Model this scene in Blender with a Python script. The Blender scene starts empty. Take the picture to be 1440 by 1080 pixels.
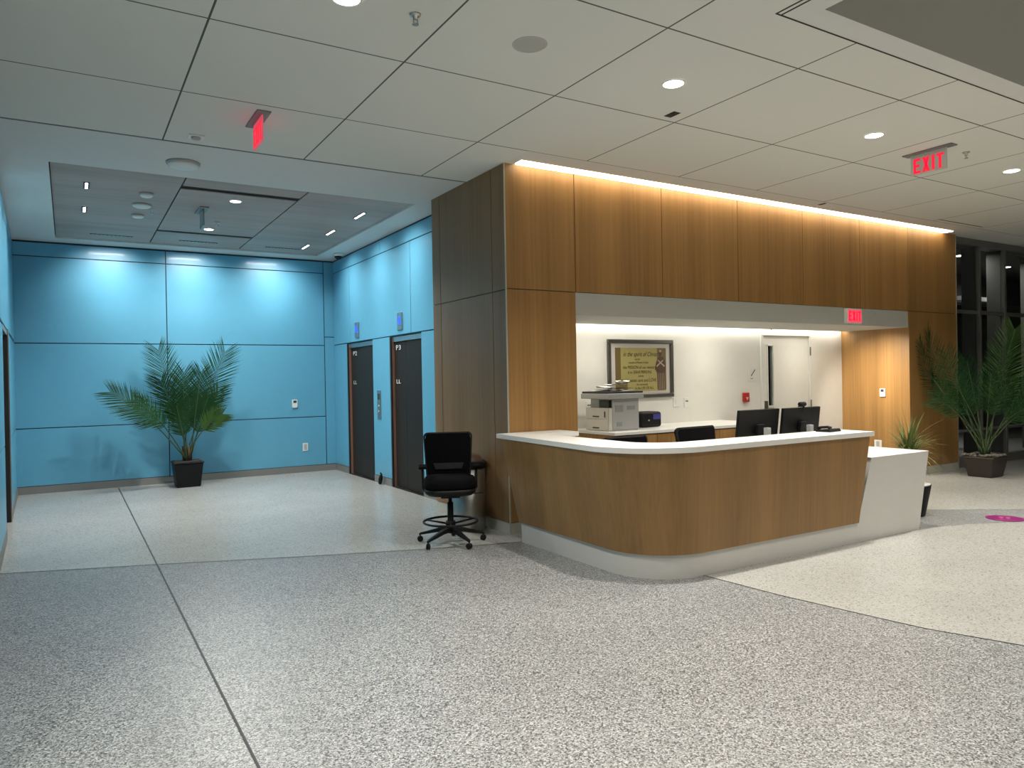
import bpy, math, random
from mathutils import Vector, Matrix
random.seed(7)
PI = math.pi
sc = bpy.context.scene
COL = sc.collection

# ---------------------------------------------------------------- materials
def _mat(name):
    m = bpy.data.materials.new(name); m.use_nodes = True
    nt = m.node_tree; b = nt.nodes['Principled BSDF']
    return m, nt, b
def plain(name, c, rough=.5, metal=0., spec=.5, coat=0.):
    m, nt, b = _mat(name)
    b.inputs['Roughness'].default_value = rough; b.inputs['Metallic'].default_value = metal
    b.inputs['Specular IOR Level'].default_value = spec; b.inputs['Coat Weight'].default_value = coat
    # a faint surface variation so that nothing is perfectly flat
    n = nt.nodes.new('ShaderNodeTexNoise'); n.inputs['Scale'].default_value = 9; n.inputs['Detail'].default_value = 3
    tc = nt.nodes.new('ShaderNodeTexCoord'); nt.links.new(tc.outputs['Object'], n.inputs['Vector'])
    r = nt.nodes.new('ShaderNodeValToRGB')
    r.color_ramp.elements[0].position = .3; r.color_ramp.elements[1].position = .7
    r.color_ramp.elements[0].color = (c[0]*.985, c[1]*.985, c[2]*.985, 1); r.color_ramp.elements[1].color = (min(1,c[0]*1.012), min(1,c[1]*1.012), min(1,c[2]*1.012), 1)
    nt.links.new(n.outputs['Fac'], r.inputs['Fac']); nt.links.new(r.outputs['Color'], b.inputs['Base Color'])
    return m
def emit(name, c, s):
    m, nt, b = _mat(name)
    b.inputs['Base Color'].default_value = (c[0]*.5, c[1]*.5, c[2]*.5, 1)
    b.inputs['Emission Color'].default_value = (*c, 1); b.inputs['Emission Strength'].default_value = s
    return m
def wood(name, dark, light, axis='z', rough=.42, sc1=3.2, sc2=34., off=0.):
    """veneer: grain runs along `axis`"""
    m, nt, b = _mat(name)
    g = nt.nodes.new('ShaderNodeNewGeometry')
    def noise(sv, detail, rgh=.5):
        mp = nt.nodes.new('ShaderNodeMapping'); mp.inputs['Scale'].default_value = sv; mp.inputs['Location'].default_value = (off, off, off)
        nt.links.new(g.outputs['Position'], mp.inputs['Vector'])
        n = nt.nodes.new('ShaderNodeTexNoise'); n.inputs['Scale'].default_value = 1; n.inputs['Detail'].default_value = detail
        n.inputs['Roughness'].default_value = rgh
        nt.links.new(mp.outputs['Vector'], n.inputs['Vector']); return n
    if axis == 'z': a = (sc1, sc1, .12); c = (sc2, sc2, .7)
    elif axis == 'x': a = (.25, sc1, sc1); c = (.9, sc2, sc2)
    else: a = (sc1, .25, sc1); c = (sc2, .9, sc2)
    n1 = noise(a, 2); n2 = noise(c, 4, .6)
    mx = nt.nodes.new('ShaderNodeMath'); mx.operation = 'MULTIPLY_ADD'; mx.inputs[1].default_value = .42; 
    nt.links.new(n2.outputs['Fac'], mx.inputs[0])
    m2 = nt.nodes.new('ShaderNodeMath'); m2.operation = 'MULTIPLY'; m2.inputs[1].default_value = .58
    nt.links.new(n1.outputs['Fac'], m2.inputs[0]); nt.links.new(m2.outputs[0], mx.inputs[2])
    r = nt.nodes.new('ShaderNodeValToRGB'); r.color_ramp.elements[0].position = .36; r.color_ramp.elements[1].position = .64
    r.color_ramp.elements[0].color = (*dark, 1); r.color_ramp.elements[1].color = (*light, 1)
    nt.links.new(mx.outputs[0], r.inputs['Fac']); nt.links.new(r.outputs['Color'], b.inputs['Base Color'])
    b.inputs['Roughness'].default_value = rough
    return m
def terrazzo(name, base, lightc, darkc, rough, s=110., ld=.62, dd=.36, cloud=.06):
    m, nt, b = _mat(name)
    g = nt.nodes.new('ShaderNodeNewGeometry')
    def vor(scale, lo, c0, c1):
        v = nt.nodes.new('ShaderNodeTexVoronoi'); v.inputs['Scale'].default_value = scale
        nt.links.new(g.outputs['Position'], v.inputs['Vector'])
        sp = nt.nodes.new('ShaderNodeSeparateColor'); nt.links.new(v.outputs['Color'], sp.inputs['Color'])
        return sp
    sp = vor(s, 0, 0, 0)
    r = nt.nodes.new('ShaderNodeValToRGB'); e = r.color_ramp.elements
    e[0].position = 0; e[0].color = (*darkc, 1); e[1].position = 1; e[1].color = (*lightc, 1)
    e2 = e.new(dd*.55); e2.color = (*darkc, 1)
    e3 = e.new(dd); e3.color = (*base, 1)
    e4 = e.new(ld); e4.color = (*base, 1)
    nt.links.new(sp.outputs[0], r.inputs['Fac'])
    n = nt.nodes.new('ShaderNodeTexNoise'); n.inputs['Scale'].default_value = 1.1; n.inputs['Detail'].default_value = 4
    nt.links.new(g.outputs['Position'], n.inputs['Vector'])
    mr = nt.nodes.new('ShaderNodeMapRange'); mr.inputs[1].default_value = .3; mr.inputs[2].default_value = .7; mr.inputs[3].default_value = 1-cloud; mr.inputs[4].default_value = 1+cloud
    nt.links.new(n.outputs['Fac'], mr.inputs[0])
    mm = nt.nodes.new('ShaderNodeVectorMath'); mm.operation = 'SCALE'
    nt.links.new(r.outputs['Color'], mm.inputs[0]); nt.links.new(mr.outputs[0], mm.inputs[3])
    nt.links.new(mm.outputs[0], b.inputs['Base Color'])
    b.inputs['Roughness'].default_value = rough
    return m
def ceiling_tiles():
    m, nt, b = _mat('ceiling_tile')
    g = nt.nodes.new('ShaderNodeNewGeometry'); s = nt.nodes.new('ShaderNodeSeparateXYZ'); nt.links.new(g.outputs['Position'], s.inputs[0])
    def line(out, o):
        a = nt.nodes.new('ShaderNodeMath'); a.operation = 'ADD'; a.inputs[1].default_value = 50*1.235 - o; nt.links.new(out, a.inputs[0])
        c = nt.nodes.new('ShaderNodeMath'); c.operation = 'PINGPONG'; c.inputs[1].default_value = 1.235/2; nt.links.new(a.outputs[0], c.inputs[0])
        d = nt.nodes.new('ShaderNodeMath'); d.operation = 'LESS_THAN'; d.inputs[1].default_value = .0065; nt.links.new(c.outputs[0], d.inputs[0])
        return d
    lx = line(s.outputs[0], .75); ly = line(s.outputs[1], 7.083-1.235*5)
    mx = nt.nodes.new('ShaderNodeMath'); mx.operation = 'MAXIMUM'; nt.links.new(lx.outputs[0], mx.inputs[0]); nt.links.new(ly.outputs[0], mx.inputs[1])
    mix = nt.nodes.new('ShaderNodeMix'); mix.data_type = 'RGBA'
    n = nt.nodes.new('ShaderNodeTexNoise'); n.inputs['Scale'].default_value = 220; nt.links.new(g.outputs['Position'], n.inputs['Vector'])
    r = nt.nodes.new('ShaderNodeValToRGB'); r.color_ramp.elements[0].color = (.66,.66,.605,1); r.color_ramp.elements[1].color = (.73,.73,.675,1)
    nt.links.new(n.outputs['Fac'], r.inputs['Fac'])
    nt.links.new(mx.outputs[0], mix.inputs[0]); nt.links.new(r.outputs['Color'], mix.inputs[6]); mix.inputs[7].default_value = (.10,.095,.085,1)
    nt.links.new(mix.outputs[2], b.inputs['Base Color']); b.inputs['Roughness'].default_value = .9
    return m
def glass(name, tint=(.8,.85,.85)):
    m, nt, b = _mat(name)
    b.inputs['Base Color'].default_value = (*tint, 1); b.inputs['Roughness'].default_value = .02
    b.inputs['Transmission Weight'].default_value = 1; b.inputs['IOR'].default_value = 1.05
    return m

WOOD = wood('oak_veneer', (.25,.130,.038), (.40,.212,.068), 'z')
WOODD = wood('oak_veneer_desk', (.20,.108,.032), (.31,.170,.055), 'z', off=3.)
WOODS = wood('oak_veneer_shaded', (.185,.105,.042), (.265,.155,.066), 'z', off=7.)  # darker copy of the oak, the side wall's shade put into its colour
GREYWOOD = wood('grey_washed_wood', (.33,.25,.205), (.45,.35,.295), 'x', .55, 1.6, 9.)
BLUE = plain('blue_glass_panel', (.118,.38,.54), .36, coat=.1)
NAVY = plain('navy_joint', (.004,.02,.045), .6)
BLACKJ = plain('black_joint', (.012,.011,.01), .7)
WHITE = plain('white_paint', (.74,.735,.69), .7)
NICHE = plain('niche_paint', (.76,.745,.69), .6)
GYP = plain('gypsum_paint', (.66,.66,.63), .85)
GREYP = plain('grey_paint', (.50,.50,.46), .8)
BASEB = plain('grey_base', (.20,.20,.185), .5)
STONEB = plain('pale_base', (.50,.49,.42), .4)
TILE = ceiling_tiles()
TGREY = terrazzo('grey_terrazzo', (.245,.248,.245), (.47,.475,.465), (.085,.087,.087), .36, s=150., ld=.60, dd=.38)
TLIGHT = terrazzo('light_terrazzo', (.405,.40,.372), (.49,.485,.455), (.24,.236,.216), .27, s=120., ld=.8, dd=.15)
SOLID = plain('white_solid_surface', (.79,.775,.74), .32)
SOLIDB = plain('grey_white_laminate', (.60,.585,.55), .4)
STEEL = plain('stainless', (.50,.49,.47), .36, 1.)
DSTEEL = plain('dark_bronze_steel', (.024,.021,.017), .5, .15, .2)
COPPER = plain('copper_edge', (.62,.34,.25), .35, .7)
BLACK = plain('black_plastic', (.004,.004,.0045), .55, spec=.3)
BLACKF = plain('black_fabric', (.003,.003,.0035), .95, spec=.1)
DARKG = plain('dark_grey', (.03,.03,.03), .5)
LGREY = plain('light_grey_plastic', (.42,.42,.41), .45)
BEIGE = plain('beige_plastic', (.66,.62,.55), .5)
WPL = plain('white_plastic', (.75,.75,.72), .45)
RED = plain('fire_red', (.45,.02,.02), .4)
LEAF = plain('palm_leaf', (.014,.058,.014), .65, 0., .2)
LEAF2 = plain('palm_leaf_light', (.07,.15,.03), .6, 0., .25)
LEAF3 = plain('spider_leaf', (.17,.19,.06), .5)
STEM = plain('palm_stem', (.05,.085,.028), .6)
TRUNKM = plain('palm_trunk', (.075,.035,.022), .8)
SOIL = plain('soil', (.03,.022,.015), .95)
MOSS = plain('grey_moss', (.12,.11,.085), .95)
MULL = plain('mullion_grey', (.20,.20,.19), .4, .4)
DARKW = plain('dark_room', (.10,.10,.095), .9)
DARKER = plain('darker_room', (.02,.02,.02), .8)
GLASS = glass('clear_glass')
GOLD = plain('gold_print', (.42,.36,.13), .6)
GOLDD = plain('gold_print_dark', (.17,.12,.035), .6)
INK = plain('print_ink', (.035,.028,.01), .6)
MATB = plain('mat_board', (.62,.58,.55), .7)
FRAME = plain('pewter_frame', (.12,.115,.10), .35, .5)
ROBE = plain('robe_print', (.10,.055,.03), .7)
ROBEL = plain('robe_print_light', (.42,.33,.25), .7)
MAG = plain('magenta_vinyl', (.22,.012,.13), .35)
MAGL = plain('pink_vinyl', (.42,.10,.20), .35)
BROWN = plain('brown_plastic', (.10,.065,.045), .5)
LAMP = emit('lamp_lens', (1,.97,.88), 14)
LAMPC = emit('lamp_lens_cool', (.93,.98,1), 14)
LED = emit('led_diffuser', (1,.85,.62), 8)
LEDW = emit('led_diffuser_white', (1,.96,.86), 8.)
REDG = emit('exit_red', (1,.008,.045), .95)
PINKG = emit('exit_pink', (1,.10,.16), .75)
PINKG2 = emit('exit_pink_soft', (1,.12,.18), .5)
EXITP = plain('exit_panel', (.62,.64,.58), .2)
EXITD = plain('exit_panel_dim', (.22,.27,.28), .2)
BLUES = emit('blue_screen', (.03,.10,1), 1.3)
BLUESD = emit('dim_blue_screen', (.05,.05,.25), .35)

# ---------------------------------------------------------------- mesh builder
class MB:
    def __init__(s): s.v = []; s.f = []; s.m = []; s.sm = []
    def face(s, pts, mi=0, smooth=False):
        n = len(s.v); s.v += [tuple(p) for p in pts]; s.f.append(tuple(range(n, n+len(pts)))); s.m.append(mi); s.sm.append(smooth)
    def box(s, x0, x1, y0, y1, z0, z1, mi=0, T=None):
        p = [(x0,y0,z0),(x1,y0,z0),(x1,y1,z0),(x0,y1,z0),(x0,y0,z1),(x1,y0,z1),(x1,y1,z1),(x0,y1,z1)]
        s.hexa(p, mi, T)
    def hexa(s, p, mi=0, T=None):
        if T is not None: p = [tuple(T @ Vector(q)) for q in p]
        n = len(s.v); s.v += p
        for f in ((0,3,2,1),(4,5,6,7),(0,1,5,4),(1,2,6,5),(2,3,7,6),(3,0,4,7)):
            s.f.append(tuple(n+i for i in f)); s.m.append(mi); s.sm.append(False)
    def loft(s, rings, mi=0, closed=True, caps=True, smooth=True):
        n = len(s.v); k = len(rings[0])
        for r in rings: s.v += [tuple(p) for p in r]
        for i in range(len(rings)-1):
            for j in range(k if closed else k-1):
                a = n+i*k+j; b = n+i*k+(j+1) % k
                s.f.append((a, b, b+k, a+k)); s.m.append(mi); s.sm.append(smooth)
        if caps and closed:
            s.f.append(tuple(n+j for j in reversed(range(k)))); s.m.append(mi); s.sm.append(False)
            s.f.append(tuple(n+(len(rings)-1)*k+j for j in range(k))); s.m.append(mi); s.sm.append(False)
    def lathe(s, prof, c=(0,0,0), n=28, mi=0, T=None, caps=True):
        rings = []
        for r, z in prof:
            ring = [Vector((c[0]+r*math.cos(2*PI*j/n), c[1]+r*math.sin(2*PI*j/n), c[2]+z)) for j in range(n)]
            if T is not None: ring = [T @ p for p in ring]
            rings.append(ring)
        s.loft(rings, mi, True, caps)
    def tube(s, path, r, n=10, mi=0, closed=False):
        P = [Vector(p) for p in path]; R = r if isinstance(r, (list, tuple)) else [r]*len(P)
        rings = []
        up = None
        for i, p in enumerate(P):
            if closed: d = P[(i+1) % len(P)] - P[i-1]
            else: d = P[min(i+1, len(P)-1)] - P[max(i-1, 0)]
            d.normalize()
            if up is None: up = Vector((0,0,1)) if abs(d.z) < .9 else Vector((1,0,0))
            u = (up - d*up.dot(d)).normalized(); w = d.cross(u); up = u
            rings.append([p + (u*math.cos(2*PI*j/n) + w*math.sin(2*PI*j/n))*R[i] for j in range(n)])
        if closed: rings.append(rings[0])
        s.loft(rings, mi, True, not closed)
    def prism(s, poly, z0, z1, mi=0, T=None):
        a = [Vector((x,y,z0)) for x, y in poly]; b = [Vector((x,y,z1)) for x, y in poly]
        if T is not None: a = [T @ p for p in a]; b = [T @ p for p in b]
        s.loft([a, b], mi, True, True, False)
    def build(s, name, mats, parent=None, origin=None, bevel=0, local=False, seg=2):
        if not isinstance(mats, (list, tuple)): mats = [mats]
        if parent is not None:
            o0 = Vector((0,0,0)) if local else Vector(parent.location)
            if not local and parent.parent is not None: o0 = Vector(parent['_o'])
        else:
            if origin is None:
                xs = [p[0] for p in s.v]; ys = [p[1] for p in s.v]; zs = [p[2] for p in s.v]
                origin = ((min(xs)+max(xs))/2, (min(ys)+max(ys))/2, min(zs))
            o0 = Vector(origin)
        me = bpy.data.meshes.new(name)
        me.from_pydata([tuple(Vector(p)-o0) for p in s.v], [], s.f)
        for m in mats: me.materials.append(m)
        for i, p in enumerate(me.polygons): p.material_index = s.m[i]; p.use_smooth = s.sm[i]
        me.update()
        ob = bpy.data.objects.new(name, me); COL.objects.link(ob)
        if parent is not None: ob.parent = parent
        else: ob.location = o0
        if bevel:
            b = ob.modifiers.new('bevel', 'BEVEL'); b.width = bevel; b.segments = seg; b.limit_method = 'ANGLE'; b.angle_limit = math.radians(40)
        return ob

def thing(name, label, cat, loc=(0,0,0), rz=0, group=None):
    o = bpy.data.objects.new(name, None); COL.objects.link(o); o.location = loc; o.rotation_euler = (0,0,rz)
    o.empty_display_size = .1
    return tag(o, label, cat, group)
def tag(o, label, cat, group=None):
    o['label'] = label; o['category'] = cat
    if group: o['group'] = group
    return o
def struct(o, label=None):
    o['kind'] = 'structure'
    if label: o['label'] = label
    return o
def structure_root(name, loc, rz=0, label=None):
    o = bpy.data.objects.new(name, None); COL.objects.link(o); o.location = loc; o.rotation_euler = (0,0,rz)
    return struct(o, label)
def dup(root, loc, rz, label, group=None):
    r = root.copy(); COL.objects.link(r); r.location = loc; r.rotation_euler = (0,0,rz); r['label'] = label
    if group: r['group'] = group
    for ch in list(root.children):
        c = ch.copy(); COL.objects.link(c); c.parent = r
        for g in ch.children:
            d = g.copy(); COL.objects.link(d); d.parent = c
    return r
def text_mesh(name, body, size, T, mat, parent=None, ext=.001, sx=1., shear=0., align='CENTER'):
    """letters as a mesh; T places them (x right, y up, z out of the face), parent-local"""
    cu = bpy.data.curves.new(name, 'FONT'); cu.body = body; cu.size = size; cu.extrude = ext; cu.align_x = align; cu.align_y = 'CENTER'
    cu.shear = shear; cu.resolution_u = 3
    tmp = bpy.data.objects.new('tmp', cu); COL.objects.link(tmp)
    dg = bpy.context.evaluated_depsgraph_get(); dg.update()
    me = bpy.data.meshes.new_from_object(tmp.evaluated_get(dg))
    bpy.data.objects.remove(tmp); me.name = name
    me.transform(T @ Matrix.Diagonal((sx,1,1,1)))
    me.materials.clear(); me.materials.append(mat)
    o = bpy.data.objects.new(name, me); COL.objects.link(o)
    if parent: o.parent = parent
    return o
def frame_T(o, right, up):
    r = Vector(right).normalized(); u = Vector(up).normalized(); n = r.cross(u)
    M = Matrix((( r.x,u.x,n.x,o[0]),( r.y,u.y,n.y,o[1]),( r.z,u.z,n.z,o[2]),(0,0,0,1)))
    return M

# ---------------------------------------------------------------- camera
H = 1.55; F = 1031.16
yaw, pit, rol = 0.54428335, -0.00616804, -0.01827139
f = Vector((math.sin(yaw)*math.cos(pit), math.cos(yaw)*math.cos(pit), math.sin(pit)))
r = f.cross(Vector((0,0,1))).normalized(); u = r.cross(f)
r2 = r*math.cos(rol) + u*math.sin(rol); u2 = -r*math.sin(rol) + u*math.cos(rol)
cam = bpy.data.cameras.new('camera'); co = bpy.data.objects.new('camera', cam); COL.objects.link(co)
cam.sensor_width = 36; cam.sensor_fit = 'HORIZONTAL'; cam.lens = F/1440*36; cam.clip_start = .05; cam.clip_end = 100
co.matrix_world = Matrix(((r2.x,u2.x,-f.x,0),(r2.y,u2.y,-f.y,0),(r2.z,u2.z,-f.z,H),(0,0,0,1)))
sc.camera = co

ZC = 3.71
# ================================================================ floor
fl = MB()
fl.face([(-9,-9,0),(22,-9,0),(22,16,0),(-9,16,0)], 0)
e1 = .0015
left_line = [(-9,10.9),(-.52,7.48),(.62,7.05),(1.85,6.55),(2.8,6.2),(3.44,6.0),(3.93,5.88)]
# light terrazzo: alcove side
fl.face([(x,y,e1) for x,y in [(-9,10.9),(-.52,7.48),(.62,7.05),(1.85,6.55),(2.8,6.2),(3.44,6.0),(3.93,5.88),(5.2,5.6),(5.2,16),(-9,16)]], 1)
# light terrazzo: right of the desk
rc = [(5.2,-2.0),(4.95,0.2),(4.72,1.3),(4.57,2.04),(4.40,2.5),(4.34,2.84),(4.25,3.42),(4.2,4.04),(4.18,4.3)]
fl.face([(x,y,e1) for x,y in [(12,-2.0),(12,1.2),(9.6,2.95),(8.32,3.68),(7.77,3.96),(7.11,4.12),(6.5,4.2),(4.18,4.3)] + rc[::-1][1:]], 1)
fl.face([(x,y,e1) for x,y in [(5.2,5.0),(7.2,5.0),(8.24,4.62),(9.09,4.04),(11.5,2.2),(12.6,4.7),(11.62,6.0),(11.62,7.6),(5.2,7.6)]], 1)
# divider strips
def strip(pts, w=.006):
    for a, b in zip(pts[:-1], pts[1:]):
        d = Vector((b[0]-a[0], b[1]-a[1])).normalized(); n = Vector((-d.y, d.x))*w
        fl.face([(a[0]-n.x,a[1]-n.y,.0025),(b[0]-n.x,b[1]-n.y,.0025),(b[0]+n.x,b[1]+n.y,.0025),(a[0]+n.x,a[1]+n.y,.0025)], 2)
strip([(.63,12.7),(.63,-6)]); strip(left_line[1:], .004); strip(rc, .004)
struct(fl.build('floor', [TGREY, TLIGHT, DARKG]), 'speckled grey and pale terrazzo floor')

# ================================================================ ceiling
ce = MB()
def cq(x0,x1,y0,y1,mi,z=ZC): ce.face([(x0,y0,z),(x0,y1,z),(x1,y1,z),(x1,y0,z)], mi)
cq(-9,3.66,-9,7.083,0); cq(3.66,14.5,2.93,5.85,0); cq(14.5,22,-9,9,0)
cq(3.66,3.76,5.85,7.083,0)
cq(3.76,3.86,5.85,6.30,1); cq(3.86,11.72,5.85,6.12,1); cq(11.72,14.5,5.85,6.30,1); cq(12.05,14.5,6.3,6.35,1)
# slots around the coffer band, then the band and the coffer
cq(3.66,14.5,2.75,2.93,1); cq(3.66,3.88,-3,2.75,1)
ce.box(3.66,14.5,2.918,2.930,ZC-.002,ZC-.0005,2); ce.box(3.66,3.672,-3,2.918,ZC-.002,ZC-.0005,2); ce.box(3.70,3.712,-3,2.918,ZC-.002,ZC-.0005,2)
ce.face([(3.88,2.75,ZC),(3.88,2.75,5.1),(14.5,2.75,5.1),(14.5,2.75,ZC)],3)
ce.face([(3.88,-3,ZC),(3.88,-3,5.1),(3.88,2.75,5.1),(3.88,2.75,ZC)],3)
ce.face([(3.88,-3,5.1),(14.5,-3,5.1),(14.5,2.75,5.1),(3.88,2.75,5.1)],3)
ce.face([(14.5,-3,ZC),(14.5,-3,5.1),(14.5,2.75,5.1),(14.5,2.75,ZC)],3)
ce.face([(3.88,-3,ZC),(3.88,-3,5.1),(14.5,-3,5.1),(14.5,-3,ZC)],3)
cq(3.66,14.5,-9,-3,0)
# alcove gypsum frame with recessed wood field
ce.box(-.62,3.76,7.083,7.10,ZC-.004,ZC+.02,4)  # thin grey strip standing in for the shadow line at the ceiling step
RX0,RX1,RY0,RY1 = -.12,3.67,8.27,12.42
cq(-.9,4.2,7.10,RY0,1); cq(-.9,RX0,RY0,RY1,1); cq(RX1,4.2,RY0,RY1,1); cq(-.9,4.2,RY1,12.95,1)
for a,mi_ in (((RX0-.02,RX0,RY0,RY1),2),((RX1,RX1+.02,RY0,RY1),1),((RX0,RX1,RY0-.02,RY0),1),((RX0,RX1,RY1,RY1+.02),1)):
    ce.box(*a, ZC+.0005, ZC+.04, mi_)
struct(ce.build('ceiling', [TILE, GYP, BLACKJ, GREYP, BASEB]), 'pale grey tiled ceiling with plain painted border over the lift lobby')
wf = MB()
zt = ZC+.025
xs = [RX0, 1.105, 2.395, RX1]
for i in range(3):
    g = .008
    x0 = xs[i]+g; x1 = xs[i+1]-g
    if i == 1:
        for y0,y1 in ((RY0,8.72),(8.86,11.32),(11.44,RY1)): wf.box(x0,x1,y0+.004,y1-.004,zt,zt+.012)
    else: wf.box(x0,x1,RY0+.004,RY1-.004,zt,zt+.012)
wf.box(RX0-.02,RX1+.02,RY0-.02,RY1+.02,zt+.018,zt+.03,1)
struct(wf.build('trim_1', [GREYWOOD, BLACKJ]), 'grey wood ceiling field recessed over the lift lobby')

# ================================================================ walls
GAP = .007
def pan_y(mb, x0, x1, z0, z1, y, mi=0, t=.02):      # panel facing -Y
    mb.box(x0+GAP, x1-GAP, y, y+t, z0+GAP, z1-GAP, mi)
def pan_x(mb, y0, y1, z0, z1, x, mi=0, t=.02):      # panel facing -X
    mb.box(x, x+t, y0+GAP, y1-GAP, z0+GAP, z1-GAP, mi)
# blue back wall of the lift lobby
YB = 12.80
w = MB()
w.box(-1.0, 4.3, YB+.012, YB+.12, 0, ZC, 1)
for x0,x1 in ((-.75,1.36),(1.36,3.89)):
    for z0,z1 in ((.11,.96),(.96,2.21),(2.21,3.485),(3.485,3.69)): pan_y(w, x0, x1, z0, z1, YB)
for z0,z1 in ((.11,2.36),(2.36,3.69)): pan_y(w, 3.89, 4.075, z0, z1, YB)
struct(w.build('wall_back', [BLUE, NAVY], bevel=.002, seg=1), 'sky blue panelled wall behind the palm, with thin navy joints')
w = MB(); w.box(-.70,4.06,YB-.004,YB+.05,0,.11); struct(w.build('baseboard_back', BASEB))
# elevator wall (right side of the lobby) x = 4.06
XE = 4.06
w = MB()
E1 = (10.88,12.10); E2 = (9.04,10.17); ZH = 2.20
w.box(XE+.012, XE+.10, 7.9, E2[0], 0, ZC, 1); w.box(XE+.012, XE+.10, E2[1], E1[0], 0, ZC, 1); w.box(XE+.012, XE+.10, E1[1], YB, 0, ZC, 1)
for a in (E1,E2): w.box(XE+.012, XE+.10, a[0], a[1], ZH+.005, ZC, 1)
for y0,y1 in ((7.9,E2[0]),(E2[1],E1[0]),(E1[1],YB)): pan_x(w, y0, y1, .11, 2.215, XE)
for y0,y1 in ((7.9,9.37),(9.37,11.92),(11.92,YB)): pan_x(w, y0, y1, 2.215, 3.485, XE)
for y0,y1 in ((7.9,10.49),(10.49,YB)): pan_x(w, y0, y1, 3.485, 3.69, XE)
struct(w.build('wall_elevators', [BLUE, NAVY], bevel=.002, seg=1), 'blue panelled wall holding two lifts')
w = MB()
for y0,y1 in ((7.98,E2[0]),(E2[1],E1[0]),(E1[1],YB-.004)): w.box(XE-.004, XE+.05, y0, y1, 0, .11)
struct(w.build('baseboard_elevators', BASEB))
# left wall, slightly skewed, with a third lift
LW0 = Vector((-.50,6.5,0)); LA = math.atan2(-.155, 6.3)
def LT(y, x=0, z=0):
    p = Matrix.Rotation(-LA, 3, 'Z') @ Vector((x, y, z)); return LW0 + p
TL = Matrix.Translation(LW0) @ Matrix.Rotation(-LA, 4, 'Z')
w = MB()
E3 = (2.62, 3.80)
for y0,y1 in ((-3.4,E3[0]),(E3[1],6.32)):
    w.box(-.10,-.012,y0,y1,0,ZC,1,TL)
    for z0,z1 in ((.11,.96),(.96,2.21)): w.box(-.02,0,y0+GAP,y1-GAP,z0+GAP,z1-GAP,0,TL)
w.box(-.10,-.012,E3[0],E3[1],2.225,ZC,1,TL)
for y0,y1 in ((-3.4,2.3),(2.3,6.32)):
    for z0,z1 in ((2.235,3.485),(3.485,3.69)): w.box(-.02,0,y0+GAP,y1-GAP,z0+GAP,z1-GAP,0,TL)
struct(w.build('wall_left', [BLUE, NAVY]), 'blue panelled wall along the left edge')
w = MB()
for y0,y1 in ((-3.4,E3[0]),(E3[1],6.3)): w.box(-.01,.006,y0,y1,0,.11,0,TL)
struct(w.build('baseboard_left', BASEB))

# wood clad block: left pier, header, right pier
YF = 6.28; XW = 3.75; XR = 12.05
OL, OR = 4.61, 10.73; ZO = 2.46; ZS = 2.22
w = MB()
w.box(XW+.02, OL-.002, YF+.02, 7.98, 0, 4.0, 1)
w.box(OL-.002, OR+.002, YF+.02, YF+.25, ZO+.004, 4.0, 1)
w.box(OR+.03, XR-.02, YF+.02, YF+.9, 0, 4.0, 1)
g0 = GAP; GAP = .004
pan_y(w, XW+.006, OL, .11, ZO, YF); pan_y(w, XW+.006, OL, ZO, 3.75, YF)
hx = [OL, 5.84, 7.09, 8.32, 9.55, OR]
for a,b in zip(hx[:-1],hx[1:]): pan_y(w, a, b, ZO, 3.75, YF)
pan_y(w, OR, XR-.01, .11, ZO, YF); pan_y(w, OR, XR-.01, ZO, 3.75, YF)
GAP = g0
struct(w.build('wall_wood_front', [WOOD, BLACKJ], bevel=.0015, seg=1), 'oak veneer portal framing the reception niche')
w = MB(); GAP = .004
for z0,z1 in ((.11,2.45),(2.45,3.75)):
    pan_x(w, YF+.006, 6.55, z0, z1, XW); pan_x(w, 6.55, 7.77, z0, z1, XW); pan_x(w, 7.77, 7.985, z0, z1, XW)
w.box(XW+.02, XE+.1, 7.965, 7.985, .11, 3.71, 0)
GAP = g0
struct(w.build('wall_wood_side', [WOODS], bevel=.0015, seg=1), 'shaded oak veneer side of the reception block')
w = MB(); w.box(XW+.006, OL, YF+.004, YF+.02, 0, .11); w.box(OR, XR, YF+.004, YF+.02, 0, .11); w.box(XW+.004, XW+.02, YF, 7.985, 0, .11)
struct(w.build('baseboard_wood', STONEB))
w = MB(); w.box(XW-.003, XW+.009, YF-.003, YF+.009, .0, ZC); w.box(XR-.012, XR+.002, YF-.004, YF+.02, 0, ZC)
struct(w.build('trim_2', plain('pale_metal_edge', (.5,.47,.38), .35, .3)), 'pale metal corner strips of the oak portal')
# niche
YN = 7.40
w = MB()
w.box(OL-.05, 8.80, YN, YN+.1, 0, 2.35); w.box(9.93, OR+.15, YN, YN+.1, 0, 2.35); w.box(8.80, 9.93, YN, YN+.1, 2.165, 2.35)
struct(w.build('wall_niche_back', NICHE), 'off-white wall at the back of the reception niche')
w = MB(); w.box(OL-.05, OL, YF+.25, YN, 0, 2.35); struct(w.build('wall_niche_left', NICHE))
w = MB()
GAP = .003
w.box(OR+.02, OR+.04, YF+.02, YN+.02, 0, 2.3, 1)
pan_x(w, YF+.0, YN, .11, ZS+.02, OR, 0)
GAP = g0
w.box(OR+.002, OR+.02, YF+.02, YN, 0, .11, 2)
struct(w.build('wall_niche_right', [WOOD, BLACKJ, STONEB]), 'warm lit oak veneer side wall of the niche')
w = MB(); w.box(OL+.002, OR, YF+.012, YF+.05, ZS, ZO); w.box(OL, OR, YF+.05, 7.28, ZS, ZS+.02); w.box(OL,OR,7.28,7.4,ZS+.06,ZS+.08)
struct(w.build('trim_3', GREYP), 'grey painted soffit over the reception opening')
t = thing('cove_light', 'hidden white light strip along the top of the niche wall', 'light', (7.65,7.35,ZS))
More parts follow.
